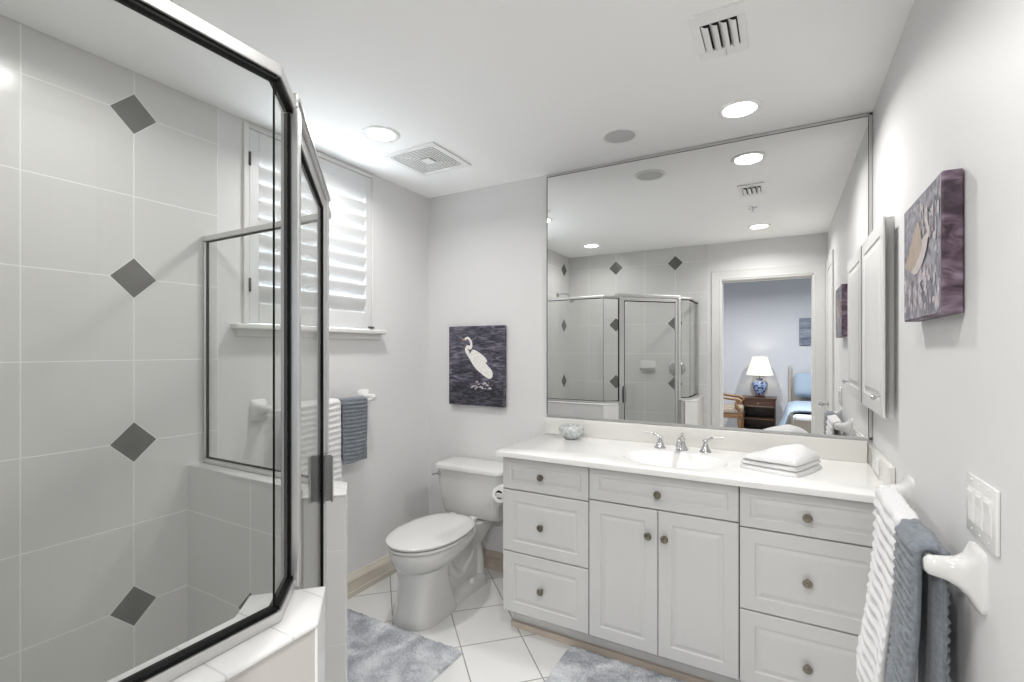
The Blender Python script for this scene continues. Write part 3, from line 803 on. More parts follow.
# body, neck and plumes
b = nb()
body = [(0.335, 0.30), (0.37, 0.345), (0.42, 0.33), (0.44, 0.30), (0.50, 0.305), (0.56, 0.33), (0.64, 0.37), (0.70, 0.42), (0.71, 0.45), (0.68, 0.46), (0.74, 0.51), (0.79, 0.55), (0.81, 0.60), (0.79, 0.645), (0.74, 0.655), (0.67, 0.63), (0.58, 0.58), (0.50, 0.53), (0.44, 0.47), (0.39, 0.41), (0.345, 0.36)]
flat_poly(b, smooth_outline(body, 3), mf, 0.0006)
neck = curve_pts([(0.305, 0.165, 0), (0.36, 0.15, 0), (0.405, 0.18, 0), (0.425, 0.23, 0), (0.41, 0.275, 0), (0.36, 0.265, 0), (0.335, 0.295, 0), (0.37, 0.35, 0)], 6)
L1, L2 = [], []
for i, p in enumerate(neck):
    d = (neck[min(i + 1, len(neck) - 1)] - neck[max(i - 1, 0)]).normalized(); nn = Vector((-d.y, d.x, 0)); wd = 0.014 + 0.018 * abs(i / len(neck) - 0.1)
    L1.append(p + nn * wd); L2.append(p - nn * wd)
vv = [(b.verts.new(mf(p.x, p.y, 0.0009)), b.verts.new(mf(q.x, q.y, 0.0009))) for p, q in zip(L1, L2)]
for a, c in zip(vv[:-1], vv[1:]): b.faces.new((a[0], a[1], c[1], c[0]))
link('printed_egret', b, M['bird_white'], cv)
b = nb(); flat_poly(b, [(0.31, 0.150), (0.31, 0.178), (0.235, 0.172)], mf, 0.0011); link('printed_beak', b, M['beak'], cv)
b = nb()
for x in (0.485, 0.575):
    flat_poly(b, [(x - 0.008, 0.53 if x < .5 else .58), (x + 0.008, 0.53 if x < .5 else .58), (x + 0.008, 0.70), (x - 0.008, 0.70)], mf, 0.0004)
link('printed_legs', b, M['bird_leg'], cv)
b = nb(); random.seed(3)
for k in range(26):
    x, y = 0.42 + 0.36 * random.random(), 0.70 + 0.09 * random.random(); r = 0.006 + 0.016 * random.random()
    flat_poly(b, [(x - 1.5 * r, y), (x, y - r * .9), (x + 1.6 * r, y - 0.3 * r), (x + 0.4 * r, y + r * .5)], mf, 0.0005 + 0.00001 * k)
link('printed_foam', b, M['foam'], cv)

cr = thing('canvas_print', (XR, 1.57, 1.63), 'violet canvas print of an egret amid surf on the right wall', 'picture')
b = nb(); box(b, 0.302, XR - 0.002, 1.385, 1.765, 1.474, 1.788, 0.004); link('canvas', b, M['purple_edge'], cr)
mf2 = lambda u, v, d: (0.3018 - d, 1.389 + (1 - u) * 0.372, 1.784 - v * 0.306)
b = nb(); flat_poly(b, [(0.0, 0.0), (1.0, 0.0), (1.0, 1.0), (0.0, 1.0)], mf2, 0.0); link('printed_surf', b, M['splash_art'], cr)
b = nb()
flat_poly(b, smooth_outline([(0.08, 0.50), (0.20, 0.40), (0.36, 0.24), (0.46, 0.20), (0.54, 0.32), (0.56, 0.44), (0.44, 0.52), (0.30, 0.58), (0.18, 0.56)], 4), mf2, 0.0018)
link('printed_wing', b, M['bird_tan'], cr)
b = nb(); random.seed(11)
for k in range(90):
    x, y = random.random(), 0.62 + 0.30 * random.random() ** 0.8
    if k > 60: x, y = 0.50 + 0.46 * random.random(), 0.10 + 0.42 * random.random()
    hgt = 0.02 + 0.07 * random.random() ** 1.5; wd = 0.010 + 0.026 * random.random()
    x = min(max(x, wd * 1.3 + .01), 0.99 - wd * 1.3)
    pts = [(x + wd * (0.6 + .7 * random.random()) * math.cos(a), y + hgt * (0.5 + .8 * random.random()) * math.sin(a)) for a in [2 * PI * q / 7 for q in range(7)]]
    flat_poly(b, smooth_outline(pts, 3), mf2, 0.0007 + 0.000008 * k)
link('printed_foam', b, M['spray'], cr)
b = nb()
flat_poly(b, smooth_outline([(0.22, 0.56), (0.36, 0.47), (0.50, 0.40), (0.62, 0.36), (0.70, 0.37), (0.71, 0.43), (0.64, 0.52), (0.52, 0.60), (0.38, 0.63)], 4), mf2, 0.0017)
nk = curve_pts([(0.66, 0.40, 0), (0.735, 0.36, 0), (0.70, 0.28, 0), (0.655, 0.23, 0), (0.665, 0.175, 0), (0.71, 0.165, 0)], 5)
vv = []
for i, p in enumerate(nk):
    d = (nk[min(i + 1, len(nk) - 1)] - nk[max(i - 1, 0)]).normalized(); q = Vector((-d.y, d.x, 0)) * (0.028 - 0.012 * i / len(nk))
    vv.append((b.verts.new(mf2(p.x + q.x, p.y + q.y, 0.0019)), b.verts.new(mf2(p.x - q.x, p.y - q.y, 0.0019))))
for p, q in zip(vv[:-1], vv[1:]): b.faces.new((p[0], p[1], q[1], q[0]))
link('printed_body', b, M['bird_pale'], cr)
b = nb(); flat_poly(b, [(0.71, 0.150), (0.72, 0.185), (0.82, 0.235)], mf2, 0.0021); link('printed_beak', b, M['bird_leg'], cr)

# ------------------------------------------------------------------ switch plate and outlet
sw = thing('light_switch', (XR, 1.28, 1.08), 'white three-gang rocker light switch plate above towel bar', 'light switch')
b = nb(); box(b, XR - 0.007, XR, 1.190, 1.352, 1.020, 1.140, 0.003); link('cover_plate', b, M['plate'], sw, True)
for k in range(3):
    yc = 1.225 + k * 0.046
    b = nb(); box(b, XR - 0.0085, XR - 0.0065, yc - 0.0175, yc + 0.0175, 1.047, 1.115, 0.0008)
    prism(b, [(XR - 0.008, 1.081), (XR - 0.0115, 1.108), (XR - 0.0085, 1.113), (XR - 0.006, 1.049), (XR - 0.009, 1.052)], yc - 0.015, yc + 0.015, mx=Matrix(((1, 0, 0, 0), (0, 0, 1, 0), (0, 1, 0, 0), (0, 0, 0, 1))))
    link('rocker', b, M['plate'], sw)
    for zz in (1.031, 1.131):
        b = nb(); lathe(b, [(0.003, 0), (0.0025, 0.001), (0.0003, 0.0012)], (XR - 0.007, yc, zz), (-1, 0, 0), 8); link('screw', b, M['alu'], sw)
ou = thing('power_outlet', (XR - 0.02, 2.37, 0.945), 'white power outlet set in the right side splash', 'outlet')
b = nb(); box(b, XR - 0.027, XR - 0.0202, 2.30, 2.43, 0.912, 0.978, 0.002); link('cover_plate', b, M['plate'], ou, True)
for yc in (2.34, 2.39):
    b = nb(); box(b, XR - 0.0285, XR - 0.0265, yc - 0.015, yc + 0.015, 0.932, 0.958, 0.001); link('socket', b, M['plate'], ou)

# ------------------------------------------------------------------ towel bars
def post(parent, mapf, u, z, s=1.0, sd=1.0):
    """ceramic post: square plate on the wall flowing into a rounded arm; mapf(u, dist from wall, z)"""
    bm = nb(); n = 28; rings = []
    for d, hu, hz, dz, e in ((0.0, .050, .062, 0, 5), (0.008, .050, .062, 0, 5), (0.014, .045, .055, 0, 4), (0.024, .034, .040, .002, 3), (0.040, .026, .029, .005, 2.4), (0.060, .022, .023, .008, 2.2), (0.078, .021, .021, .009, 2), (0.090, .019, .019, .009, 2), (0.097, .012, .012, .009, 2)):
        r = []
        for i in range(n):
            a = 2 * PI * i / n; c, q = math.cos(a), math.sin(a)
            r.append(mapf(u + hu * s * math.copysign(abs(c) ** (2 / e), c), d * sd, z + dz + hz * s * math.copysign(abs(q) ** (2 / e), q)))
        rings.append(r)
    ring_loft(bm, rings)
    return link('bar_post', bm, M['ceramic'], parent, True, 55)
rb = thing('towel_bar', (XR, 1.57, 0.95), 'white ceramic towel bar on the right wall below switch', 'towel bar')
mr_ = lambda u, d, z: (XR - d, u, z)
post(rb, mr_, 1.300, 0.940, 1.0, .89); post(rb, mr_, 1.890, 0.943, 1.0, .89)
b = nb(); tube(b, [(XR - 0.068, 1.31, 0.950), (XR - 0.068, 1.88, 0.950)], 0.0095, 16); link('bar', b, M['ceramic'], rb, True)
lb = thing('towel_bar', (XL, 1.72, 1.14), 'white ceramic towel bar under the window', 'towel bar')
ml_ = lambda u, d, z: (XL + d, u, z)
post(lb, ml_, 1.390, 1.112, 0.85); post(lb, ml_, 2.035, 1.112, 0.85)
b = nb(); tube(b, [(XL + 0.078, 1.395, 1.110), (XL + 0.078, 2.03, 1.110)], 0.0095, 16); link('bar', b, M['ceramic'], lb, True)

def hung_towel(mapf, dist, zbar, u0, u1, lf, lbk, r_in, th, pitch, amp, lean=0.0, seed=0, fine=0.004, mapback=0.0, fringe=0.0):
    """inverted U over a bar. mapf(u, distance from wall, z); front flap is the one away from the wall"""
    bm = nb()
    path = []   # centre line (dist, z, tangent)
    rc_ = r_in + th / 2
    step = 0.006
    nf = int(lf / step)
    for i in range(nf + 1):
        s = i / nf
        h = lf * (1 - s)
        path.append((dist + rc_ + lean * (h / lf) ** 1.3 * lf, zbar - h))
    for i in range(1, 13):
        a = PI * i / 13
        path.append((dist + rc_ * math.cos(a), zbar + rc_ * math.sin(a)))
    nbk = int(lbk / step)
    for i in range(nbk + 1):
        path.append((dist - rc_ - mapback * (i / nbk), zbar - lbk * i / nbk))
    N = len(path); nu = max(8, int((u1 - u0) / 0.012))
    nrm = []; arc = [0.0]
    for i in range(N):
        a, c = path[max(i - 1, 0)], path[min(i + 1, N - 1)]
        tx, tz = c[0] - a[0], c[1] - a[1]; l = math.hypot(tx, tz)
        nrm.append((tz / l, -tx / l))      # points outward on the front flap
        if i: arc.append(arc[-1] + math.hypot(path[i][0] - path[i - 1][0], path[i][1] - path[i - 1][1]))
    outr, inr = [], []
    for j in range(nu + 1):
        f = j / nu; u = u0 + (u1 - u0) * f
        ro, ri = [], []
        for i in range(N):
            e = max(abs(2 * f - 1) ** 14, (abs(2 * i / (N - 1) - 1)) ** 60)
            hang = max(0.0, zbar - path[i][1])
            wv = 0.010 * hang / max(lf, .1) * noise.noise(Vector((u * 9, path[i][1] * 3, seed + (3 if i > N / 2 else 0)))) * 2
            rib = amp * (0.5 + 0.5 * math.sin(2 * PI * arc[i] / pitch + 2.0 * noise.noise(Vector((u * 7, path[i][1] * 4, seed))))) - amp
            nz = fine * noise.noise(Vector((u * 60, path[i][1] * 60, seed + path[i][0] * 60)))
            t2 = th / 2
            o = (t2 + rib + nz) * (1 - 0.75 * e); q = -(t2) * (1 - 0.75 * e)
            ww = max(wv, -r_in * .4)
            du = 0.006 * noise.noise(Vector((f * 2, path[i][1] * 5, seed + 7))) * hang / .3
            P = path[i]
            ro.append(mapf(u + du, P[0] + nrm[i][0] * o + (ww if i < N / 2 else 0), P[1] + nrm[i][1] * o))
            ri.append(mapf(u + du, P[0] + nrm[i][0] * q + (ww if i < N / 2 else 0), P[1] + nrm[i][1] * q))
        outr.append(ro + ri[::-1])
    ring_loft(bm, outr)
    return bm
b = hung_towel(mr_, 0.068, 0.950, 1.527, 1.850, 0.52, 0.44, 0.0105, 0.025, 0.033, 0.009, lean=0.085, seed=1)
tag(link('bath_towel', b, M['white_towel'], None, True, 70), 'ribbed white bath towel hanging on the right towel bar', 'towel')
b = hung_towel(mr_, 0.068, 0.950, 1.332, 1.519, 0.40, 0.42, 0.0105, 0.026, 0.020, 0.007, lean=0.055, seed=5, fine=0.004)
tag(link('hand_towel', b, M['blue_towel'], None, True, 70), 'grey-blue hand towel beside the white towel on the right bar', 'towel')
b = hung_towel(ml_, 0.078, 1.110, 1.465, 1.783, 0.54, 0.48, 0.0105, 0.022, 0.030, 0.008, lean=0.02, seed=9)
tag(link('bath_towel', b, M['white_towel'], None, True, 70), 'ribbed white bath towel hanging under the window, seen through shower glass', 'towel')
b = hung_towel(ml_, 0.078, 1.110, 1.797, 1.975, 0.325, 0.31, 0.0105, 0.017, 0.021, 0.008, lean=0.0, seed=13, fine=0.003)
tag(link('hand_towel', b, M['blue_towel'], None, True, 70), 'striped grey-blue hand towel hanging under the window', 'towel')

# ------------------------------------------------------------------ toilet
TX = -1.660
to = thing('toilet', (TX, 2.2, 0), 'white two-piece toilet with closed lid between window wall and vanity', 'toilet')
b = nb()
S = lambda z, yf, yb, hw, e=2.0, eb=2.6, cx=TX: sect(cx, yf, yb, hw, z, e=e, eb=eb)
# bowl
ring_loft(b, [S(.235, 1.905, 2.10, .070), S(.255, 1.870, 2.18, .098), S(.285, 1.840, 2.27, .130), S(.315, 1.820, 2.32, .156), S(.345, 1.808, 2.36, .172), S(.37, 1.803, 2.38, .178), S(.388, 1.806, 2.38, .176), S(.394, 1.815, 2.375, .168)])
# front column
ring_loft(b, [S(0.0, 1.842, 2.16, .128, 2.6, 6), S(.012, 1.836, 2.16, .130, 2.6, 6), S(.05, 1.846, 2.155, .118, 2.6, 6), S(.12, 1.858, 2.14, .107, 2.5, 6), S(.20, 1.864, 2.12, .103, 2.4, 5), S(.25, 1.858, 2.13, .112, 2.3, 4), S(.28, 1.85, 2.15, .125, 2.2, 4)])
# foot and rear body
ring_loft(b, [[(TX + (x) , y, z) for x, y in rrect(-.112 + k, .112 - k, 2.05, 2.50 - k, .07)] for z, k in ((0, 0), (.035, 0), (.05, .01), (.058, .03))])
ring_loft(b, [[(TX + x, y, z) for x, y in rrect(-h, h, y0, y1, .04)] for z, h, y0, y1 in ((.05, .062, 2.12, 2.47), (.16, .068, 2.12, 2.45), (.25, .082, 2.14, 2.46), (.31, .095, 2.2, 2.54), (.345, .10, 2.22, 2.57), (.378, .10, 2.22, 2.57))])
# trapway bulges
for sx in (-1, 1):
    tube(b, curve_pts([(TX + sx * .050, 2.12, .26), (TX + sx * .046, 2.18, .17), (TX + sx * .046, 2.26, .13), (TX + sx * .046, 2.335, .18), (TX + sx * .046, 2.38, .25), (TX + sx * .050, 2.425, .22), (TX + sx * .050, 2.45, .12), (TX + sx * .050, 2.455, .03)], 7), 0.036, 18)
link('toilet_bowl', b, M['porcelain'], to, True, 50)
for sx in (-1, 1):
    b = nb(); lathe(b, [(0.020, 0), (0.020, 0.008), (0.014, 0.018), (0.006, 0.023), (0.0005, 0.024)], (TX + sx * .088, 2.33, .055), (sx * .25, 0, 1), 18); link('bolt_cap', b, M['seat'], to, True)
b = nb()
ring_loft(b, [S(.3945, 1.812, 2.33, .172), S(.396, 1.800, 2.34, .182), S(.404, 1.797, 2.34, .184), S(.411, 1.800, 2.34, .182)])
link('toilet_seat', b, M['seat'], to, True, 40)
b = nb()
ring_loft(b, [S(.416, 1.815, 2.33, .170), S(.4175, 1.796, 2.345, .184), S(.421, 1.792, 2.345, .188), S(.430, 1.790, 2.345, .190), S(.436, 1.797, 2.34, .184), S(.441, 1.83, 2.32, .155), S(.444, 1.90, 2.26, .09)])
for sx in (-1, 1): box(b, TX + sx * .075 - .022, TX + sx * .075 + .022, 2.335, 2.372, .394, .428, .006, 3)
link('toilet_lid', b, M['seat'], to, True, 40)
b = nb()
ring_loft(b, [[(TX + .0 + x, y, z) for x, y in rrect(-h, h, y0, 2.60, r_)] for z, h, y0, r_ in ((.378, .160, 2.47, .04), (.386, .190, 2.44, .05), (.40, .205, 2.425, .05), (.43, .212, 2.418, .05), (.56, .226, 2.402, .045), (.682, .236, 2.392, .045))])
link('tank', b, M['porcelain'], to, True, 50)
b = nb()
ring_loft(b, [[(TX + x, y, z) for x, y in rrect(-.248 + k, .248 - k, 2.375 + k, 2.608 - k * .5, .055)] for z, k in ((.682, .004), (.685, 0), (.702, 0), (.708, .004), (.713, .014), (.717, .03), (.719, .05))])
link('tank_lid', b, M['porcelain'], to, True, 50)
b = nb(); lathe(b, [(0.014, 0), (0.014, 0.006), (0.008, 0.010), (0.007, 0.018), (0.0005, 0.019)], (TX - .205, 2.396, .650), (0, -1, 0), 16)
tube(b, [(TX - .205, 2.379, .650), (TX - .222, 2.374, .646), (TX - .238, 2.372, .642)], [0.006, 0.006, 0.007], 10); link('flush_lever', b, M['chrome'], to, True)

to.scale = (1, 1, 0.972)

# toilet paper on the side of the vanity
RX, RZ, RY0, RY1 = -1.292, 0.640, 2.165, 2.265
ph = thing('toilet_paper_holder', (VL - 0.003, 2.21, RZ), 'white toilet paper holder on the side of the vanity', 'holder')
for yy in (RY0 - 0.012, RY1 + 0.004):
    b = nb(); box(b, RX - 0.012, VL - 0.003, yy, yy + 0.008, RZ - 0.012, RZ + 0.012, 0.003); link('arm', b, M['ceramic'], ph)
b = nb(); tube(b, [(RX, RY0 - .005, RZ), (RX, RY1 + .005, RZ)], 0.008, 12); link('rod', b, M['chrome'], ph)
tp = thing('toilet_paper_roll', (RX, 2.21, RZ), 'white toilet paper roll hanging beside the toilet tank', 'toilet paper')
b = nb(); n = 32
rr_ = 0.042
rings = [[(RX + r_ * math.cos(2 * PI * i / n), y, RZ + r_ * math.sin(2 * PI * i / n)) for i in range(n)] for r_, y in ((.0225, RY0), (rr_, RY0), (rr_, RY1), (.0225, RY1), (.0225, RY0))]
ring_loft(b, rings, False, False)
box(b, RX - rr_ - 0.0005, RX - rr_ + 0.001, RY0, RY1, RZ - 0.085, RZ)
link('paper', b, M['paper'], tp, True)
b = nb(); ring_loft(b, [[(RX + r_ * math.cos(2 * PI * i / n), y, RZ + r_ * math.sin(2 * PI * i / n)) for i in range(n)] for r_, y in ((.0205, RY0), (.0223, RY0), (.0223, RY1), (.0205, RY1), (.0205, RY0))], False, False)
link('cardboard_core', b, M['card'], tp, True)

# ------------------------------------------------------------------ bath mats
def mat_rug(x0, x1, y0, y1, seed):
    bm = nb(); st = 0.0048; nx, ny = int((x1 - x0) / st), int((y1 - y0) / st)
    V = []
    for i in range(nx + 1):
        row = []
        for j in range(ny + 1):
            x, y = x0 + (x1 - x0) * i / nx, y0 + (y1 - y0) * j / ny
            d = min(i, nx - i, j, ny - j)
            z = 0.016 + 0.008 * noise.noise(Vector((x * 120, y * 120, seed))) + 0.005 * noise.noise(Vector((x * 40, y * 40, seed + 3))) + 0.003 * random.random()
            if d < 3: z *= (0.12, 0.6, 0.9)[d]
            jx, jy = 0.0035 * noise.noise(Vector((x * 90, y * 90, seed + 5))), 0.0035 * noise.noise(Vector((x * 90, y * 90, seed + 8)))
            row.append(bm.verts.new((x + jx, y + jy, max(z, 0.002))))
        V.append(row)
    for i in range(nx):
        for j in range(ny): bm.faces.new((V[i][j], V[i + 1][j], V[i + 1][j + 1], V[i][j + 1]))
    box(bm, x0 + 0.004, x1 - 0.004, y0 + 0.004, y1 - 0.004, 0.0005, 0.004)
    return bm
b = mat_rug(-2.06, -1.285, 1.29, 1.830, 2)
tag(link('bath_mat', b, M['rug'], None, True, 180), 'mottled blue-grey bath mat on the floor in front of toilet', 'bath mat')
b = mat_rug(-0.875, -0.10, 1.58, 2.115, 6)
tag(link('bath_mat', b, M['rug'], None, True, 180), 'mottled blue-grey bath mat on the floor along the vanity base', 'bath mat')

# ------------------------------------------------------------------ ceiling fittings
def can_light(x, y, label, power):
    t = thing('recessed_light', (x, y, H), label, 'ceiling light', 'recessed ceiling lights')
    b = nb(True); lathe(b, [(0.066, 0.0), (0.090, 0.0), (0.089, -0.004), (0.080, -0.007), (0.068, -0.005), (0.066, 0.0)], (0, 0, 0), (0, 0, 1), 40); link('trim_ring', b, M['grille'], t, True)
    b = nb(True); lathe(b, [(0.067, -0.0005), (0.067, -0.003), (0.04, -0.005), (0.001, -0.006)], (0, 0, 0), (0, 0, 1), 40); link('lamp_lens', b, M['lens'], t, True)
    ld = bpy.data.lights.new('can_glow', 'AREA'); ld.shape = 'DISK'; ld.size = 0.13; ld.energy = power; ld.color = (1.0, 0.985, 0.965)
    lo = bpy.data.objects.new('can_glow', ld); C.objects.link(lo); lo.parent = t; lo.location = (0, 0, -0.009)
    ld.spread = R(155)
    return t
can_light(-1.70, 1.735, 'round recessed ceiling light near the window and fan grille', CAN_POWER * 0.8)
can_light(-0.167, 2.315, 'round recessed ceiling light over the sink by the mirror top', CAN_POWER * 1.1)
can_light(-0.182, 0.655, 'round recessed ceiling light near the entry door, seen in the mirror', CAN_POWER)
can_light(-1.685, 0.615, 'round recessed ceiling light over the shower, seen in the mirror', CAN_POWER * 0.36)

t = thing('ceiling_speaker', (-0.698, 2.320, H), 'flush round white ceiling speaker in front of the mirror', 'speaker')
b = nb(); lathe(b, [(0.074, 0.0), (0.090, 0.0), (0.089, -0.004), (0.082, -0.007), (0.075, -0.005), (0.074, 0.0)], (-0.698, 2.320, H), (0, 0, 1), 40); link('bezel', b, M['grille'], t, True)
b = nb(); lathe(b, [(0.0755, -0.0004), (0.0755, -0.003), (0.03, -0.0045), (0.001, -0.005)], (-0.698, 2.320, H), (0, 0, 1), 40); link('speaker_grille', b, M['mesh_grey'], t, True)

t = thing('exhaust_fan', (-1.705, 2.095, H), 'square white louvered exhaust fan grille in the ceiling', 'exhaust fan')
fx, fy, fh = -1.705, 2.095, 0.172
b = nb()
for (x0, x1, y0, y1) in ((-fh, fh, -fh, -fh + .03), (-fh, fh, fh - .03, fh), (-fh, -fh + .03, -fh + .03, fh - .03), (fh - .03, fh, -fh + .03, fh - .03)):
    box(b, fx + x0, fx + x1, fy + y0, fy + y1, H - .010, H, 0.002)
box(b, fx - .03, fx + .03, fy - .03, fy + .03, H - .010, H - 0.001, 0.002)
link('cover_frame', b, M['grille'], t)
b = nb(); box(b, fx - .145, fx + .145, fy - .145, fy + .145, H - .002, H - .0005); link('fan_shade_plate', b, M['dark'], t)  # flat dark plate in place of the shaded fan recess
b = nb()
for k in range(7):
    r0 = 0.040 + k * 0.0155; r1 = r0 + 0.0098
    for (x0, x1, y0, y1) in ((-r1, r1, -r1, -r0), (-r1, r1, r0, r1), (-r1, -r0, -r0, r0), (r0, r1, -r0, r0)):
        box(b, fx + x0, fx + x1, fy + y0, fy + y1, H - .0052, H - .004)
for ang in (45, 135): box(b, -.20, .20, -.002, .002, -.0030, 0.0, mx=Matrix.Translation((fx, fy, H - .0022)) @ Matrix.Rotation(R(ang), 4, 'Z'))
link('concentric_louvers', b, M['grille'], t)

t = thing('air_vent', (-0.183, 1.73, H), 'white rectangular supply air vent with curved blades in the ceiling', 'vent')
vx, vy = -0.182, 1.728
b = nb()
for (x0, x1, y0, y1) in ((-.078, .078, -.130, -.075), (-.078, .078, .078, .130), (-.078, -.055, -.075, .078), (.055, .078, -.075, .078)):
    box(b, vx + x0, vx + x1, vy + y0, vy + y1, H - .008, H, 0.0015)
link('face_plate', b, M['grille'], t)
b = nb(); box(b, vx - .055, vx + .055, vy - .075, vy + .078, H - .0015, H - .0003); link('duct_shade_plate', b, M['dark'], t)  # flat dark plate in place of the shaded duct
for k in range(4):
    xk = vx - .0535 + k * .0272
    b = nb(); rings = []
    pr = [(0.0, 0.0), (0.003, -.006), (0.008, -.011), (0.015, -.015), (0.0235, -.016)]
    prof = [(x, z) for x, z in pr] + [(x + .0005, z + .0015) for x, z in pr[::-1]]
    ring_loft(b, [[(xk + x, y, H - .0016 + z) for x, z in prof] for y in (vy - .073, vy + .076)]); link('blade', b, M['grille'], t, True)
b = nb(); tube(b, [(vx + .01, vy + .078, H - .010), (vx + .01, vy + .10, H - .022)], 0.0022, 8); link('damper_lever', b, M['alu'], t)

t = thing('sprinkler_head', (-0.197, 1.277, H), 'small chrome fire sprinkler head on the ceiling, seen in the mirror', 'sprinkler')
b = nb(); lathe(b, [(0.034, 0), (0.032, -0.005), (0.014, -0.008), (0.009, -0.010), (0.008, -0.024), (0.001, -0.024)], (-0.197, 1.277, H), (0, 0, 1), 24); link('escutcheon', b, M['chrome'], t, True)
b = nb(); lathe(b, [(0.004, -0.024), (0.004, -0.036), (0.013, -0.037), (0.013, -0.039), (0.001, -0.039)], (-0.197, 1.277, H), (0, 0, 1), 18); link('deflector', b, M['chrome'], t, True)

# ------------------------------------------------------------------ bedroom beyond the entry
BX0, BX1, BY = -2.3, 1.7, -4.0
b = nb(); box(b, BX0, BX1, BY - .1, -0.02, -0.08, -0.002); struct('floor_bedroom', b, M['carpet'])
b = nb(); box(b, BX0, BX1, BY - .1, -0.02, 2.85, 2.93); struct('ceiling_bedroom', b, M['ceiling'])
b = nb(); box(b, BX0, BX1, BY - .1, BY, 0, 2.85); struct('wall_bedroom_far', b, M['blue_wall'])
b = nb(); box(b, BX0 - .1, BX0, BY - .1, -0.02, 0, 2.85); struct('wall_bedroom_left', b, M['blue_wall'])
b = nb(); box(b, BX1, BX1 + .1, BY - .1, -0.02, 0, 2.85); struct('wall_bedroom_right', b, M['blue_wall'])
b = nb(); box(b, BX0, DX0 - .1, -0.032, -0.0205, 0, 2.85); box(b, XR + .0, BX1, -0.032, -0.0205, 0, 2.85); box(b, DX0 - .1, XR, -0.032, -0.0205, DZ + .09, 2.85); struct('wall_bedroom_near', b, M['blue_wall'])
can_light(-0.9, -1.9, 'added unseen bedroom fill light, shaped as a round recessed light', BED_FILL).location.z = 2.85  # added unseen lights, filling the bedroom and the bathroom through the doorway
can_light(0.55, -2.0, 'second added unseen bedroom fill light, shaped as a round recessed light, above the bed', BED_FILL).location.z = 2.85

# nightstand
NX, NY, NZ = -0.36, -3.74, 0.615
t = thing('nightstand', (NX, NY, 0), 'dark wood nightstand under the lamp, seen in the mirror', 'nightstand')
b = nb(); box(b, NX - .265, NX + .265, NY - .2, NY + .2, NZ - .025, NZ, .004); link('table_top', b, M['dark_wood'], t)
b = nb(); box(b, NX - .25, NX - .23, NY - .19, NY + .185, .06, NZ - .025); box(b, NX + .23, NX + .25, NY - .19, NY + .185, .06, NZ - .025); box(b, NX - .23, NX + .23, NY - .19, NY - .175, .06, NZ - .025)
box(b, NX - .23, NX + .23, NY - .17, NY + .185, .06, .085); box(b, NX - .23, NX + .23, NY - .17, NY + .185, .26, .28)
link('nightstand_body', b, M['dark_wood'], t)
b = nb(); nested(b, lambda u, v, d: (u, NY + .195 - d, v), NX - .228, NX + .228, NZ - .155, NZ - .03, .012, [(.015, 0), (.018, .002)]); dr = link('drawer', b, M['dark_wood'], t)
b = nb(); lathe(b, [(.008, 0), (.006, .01), (.013, .018), (.001, .022)], (NX, NY + .195, NZ - .09), (0, 1, 0), 14); link('drawer_knob', b, M['knob'], dr, True)
for sx in (-1, 1):
    for sy in (-1, 1):
        b = nb(); box(b, NX + sx * .235 - .018, NX + sx * .235 + .018, NY + sy * .17 - .018, NY + sy * .17 + .018, 0, .06, .003); link('leg', b, M['dark_wood'], t)
# lamp
t = thing('table_lamp', (-0.345, NY, NZ), 'lit table lamp with blue and white ginger-jar base, seen in the mirror', 'lamp')
lc = (-0.345, NY, NZ)
b = nb(); lathe(b, [(.075, 0), (.08, .006), (.08, .02), (.062, .028), (.055, .034), (.001, .034)], lc, (0, 0, 1), 32); link('lamp_foot', b, M['dark_wood'], t, True)
b = nb(); lathe(b, [(.055, .034), (.062, .05), (.09, .11), (.115, .18), (.118, .22), (.10, .255), (.06, .275), (.048, .285), (.052, .30), (.058, .305), (.001, .305)], lc, (0, 0, 1), 40); link('jar_base', b, M['jar_blue'], t, True)
b = nb(); tube(b, [(lc[0], lc[1], NZ + .30), (lc[0], lc[1], NZ + .40)], .009, 12); link('lamp_stem', b, M['knob'], t, True)
b = nb(); nn_ = 72
rings = []
for z, r_ in ((.362, .205), (.52, .155), (.66, .112)):
    rings.append([(lc[0] + r_ * (1 + .012 * (i % 2)) * math.cos(2 * PI * i / nn_), lc[1] + r_ * (1 + .012 * (i % 2)) * math.sin(2 * PI * i / nn_), NZ + z) for i in range(nn_)])
for z, r_ in ((.66, .109), (.52, .152), (.362, .202)):
    rings.append([(lc[0] + r_ * math.cos(2 * PI * i / nn_), lc[1] + r_ * math.sin(2 * PI * i / nn_), NZ + z) for i in range(nn_)])
rings.append(rings[0]); ring_loft(b, rings, False, False); link('lamp_shade', b, M['shade'], t)
b = nb(); lathe(b, [(.012, 0), (.012, .03), (.028, .06), (.030, .08), (.018, .10), (.001, .105)], (lc[0], lc[1], NZ + .40), (0, 0, 1), 20); link('light_bulb', b, emis('glowing bulb', (1, .86, .66), 12), t, True)
for hz in (.56,):
    ld = bpy.data.lights.new('bulb_glow', 'POINT'); ld.energy = LAMP_POWER; ld.shadow_soft_size = .035; ld.color = (1.0, .88, .72)
    lo = bpy.data.objects.new('bulb_glow', ld); C.objects.link(lo); lo.parent = t; lo.location = (0, 0, hz)
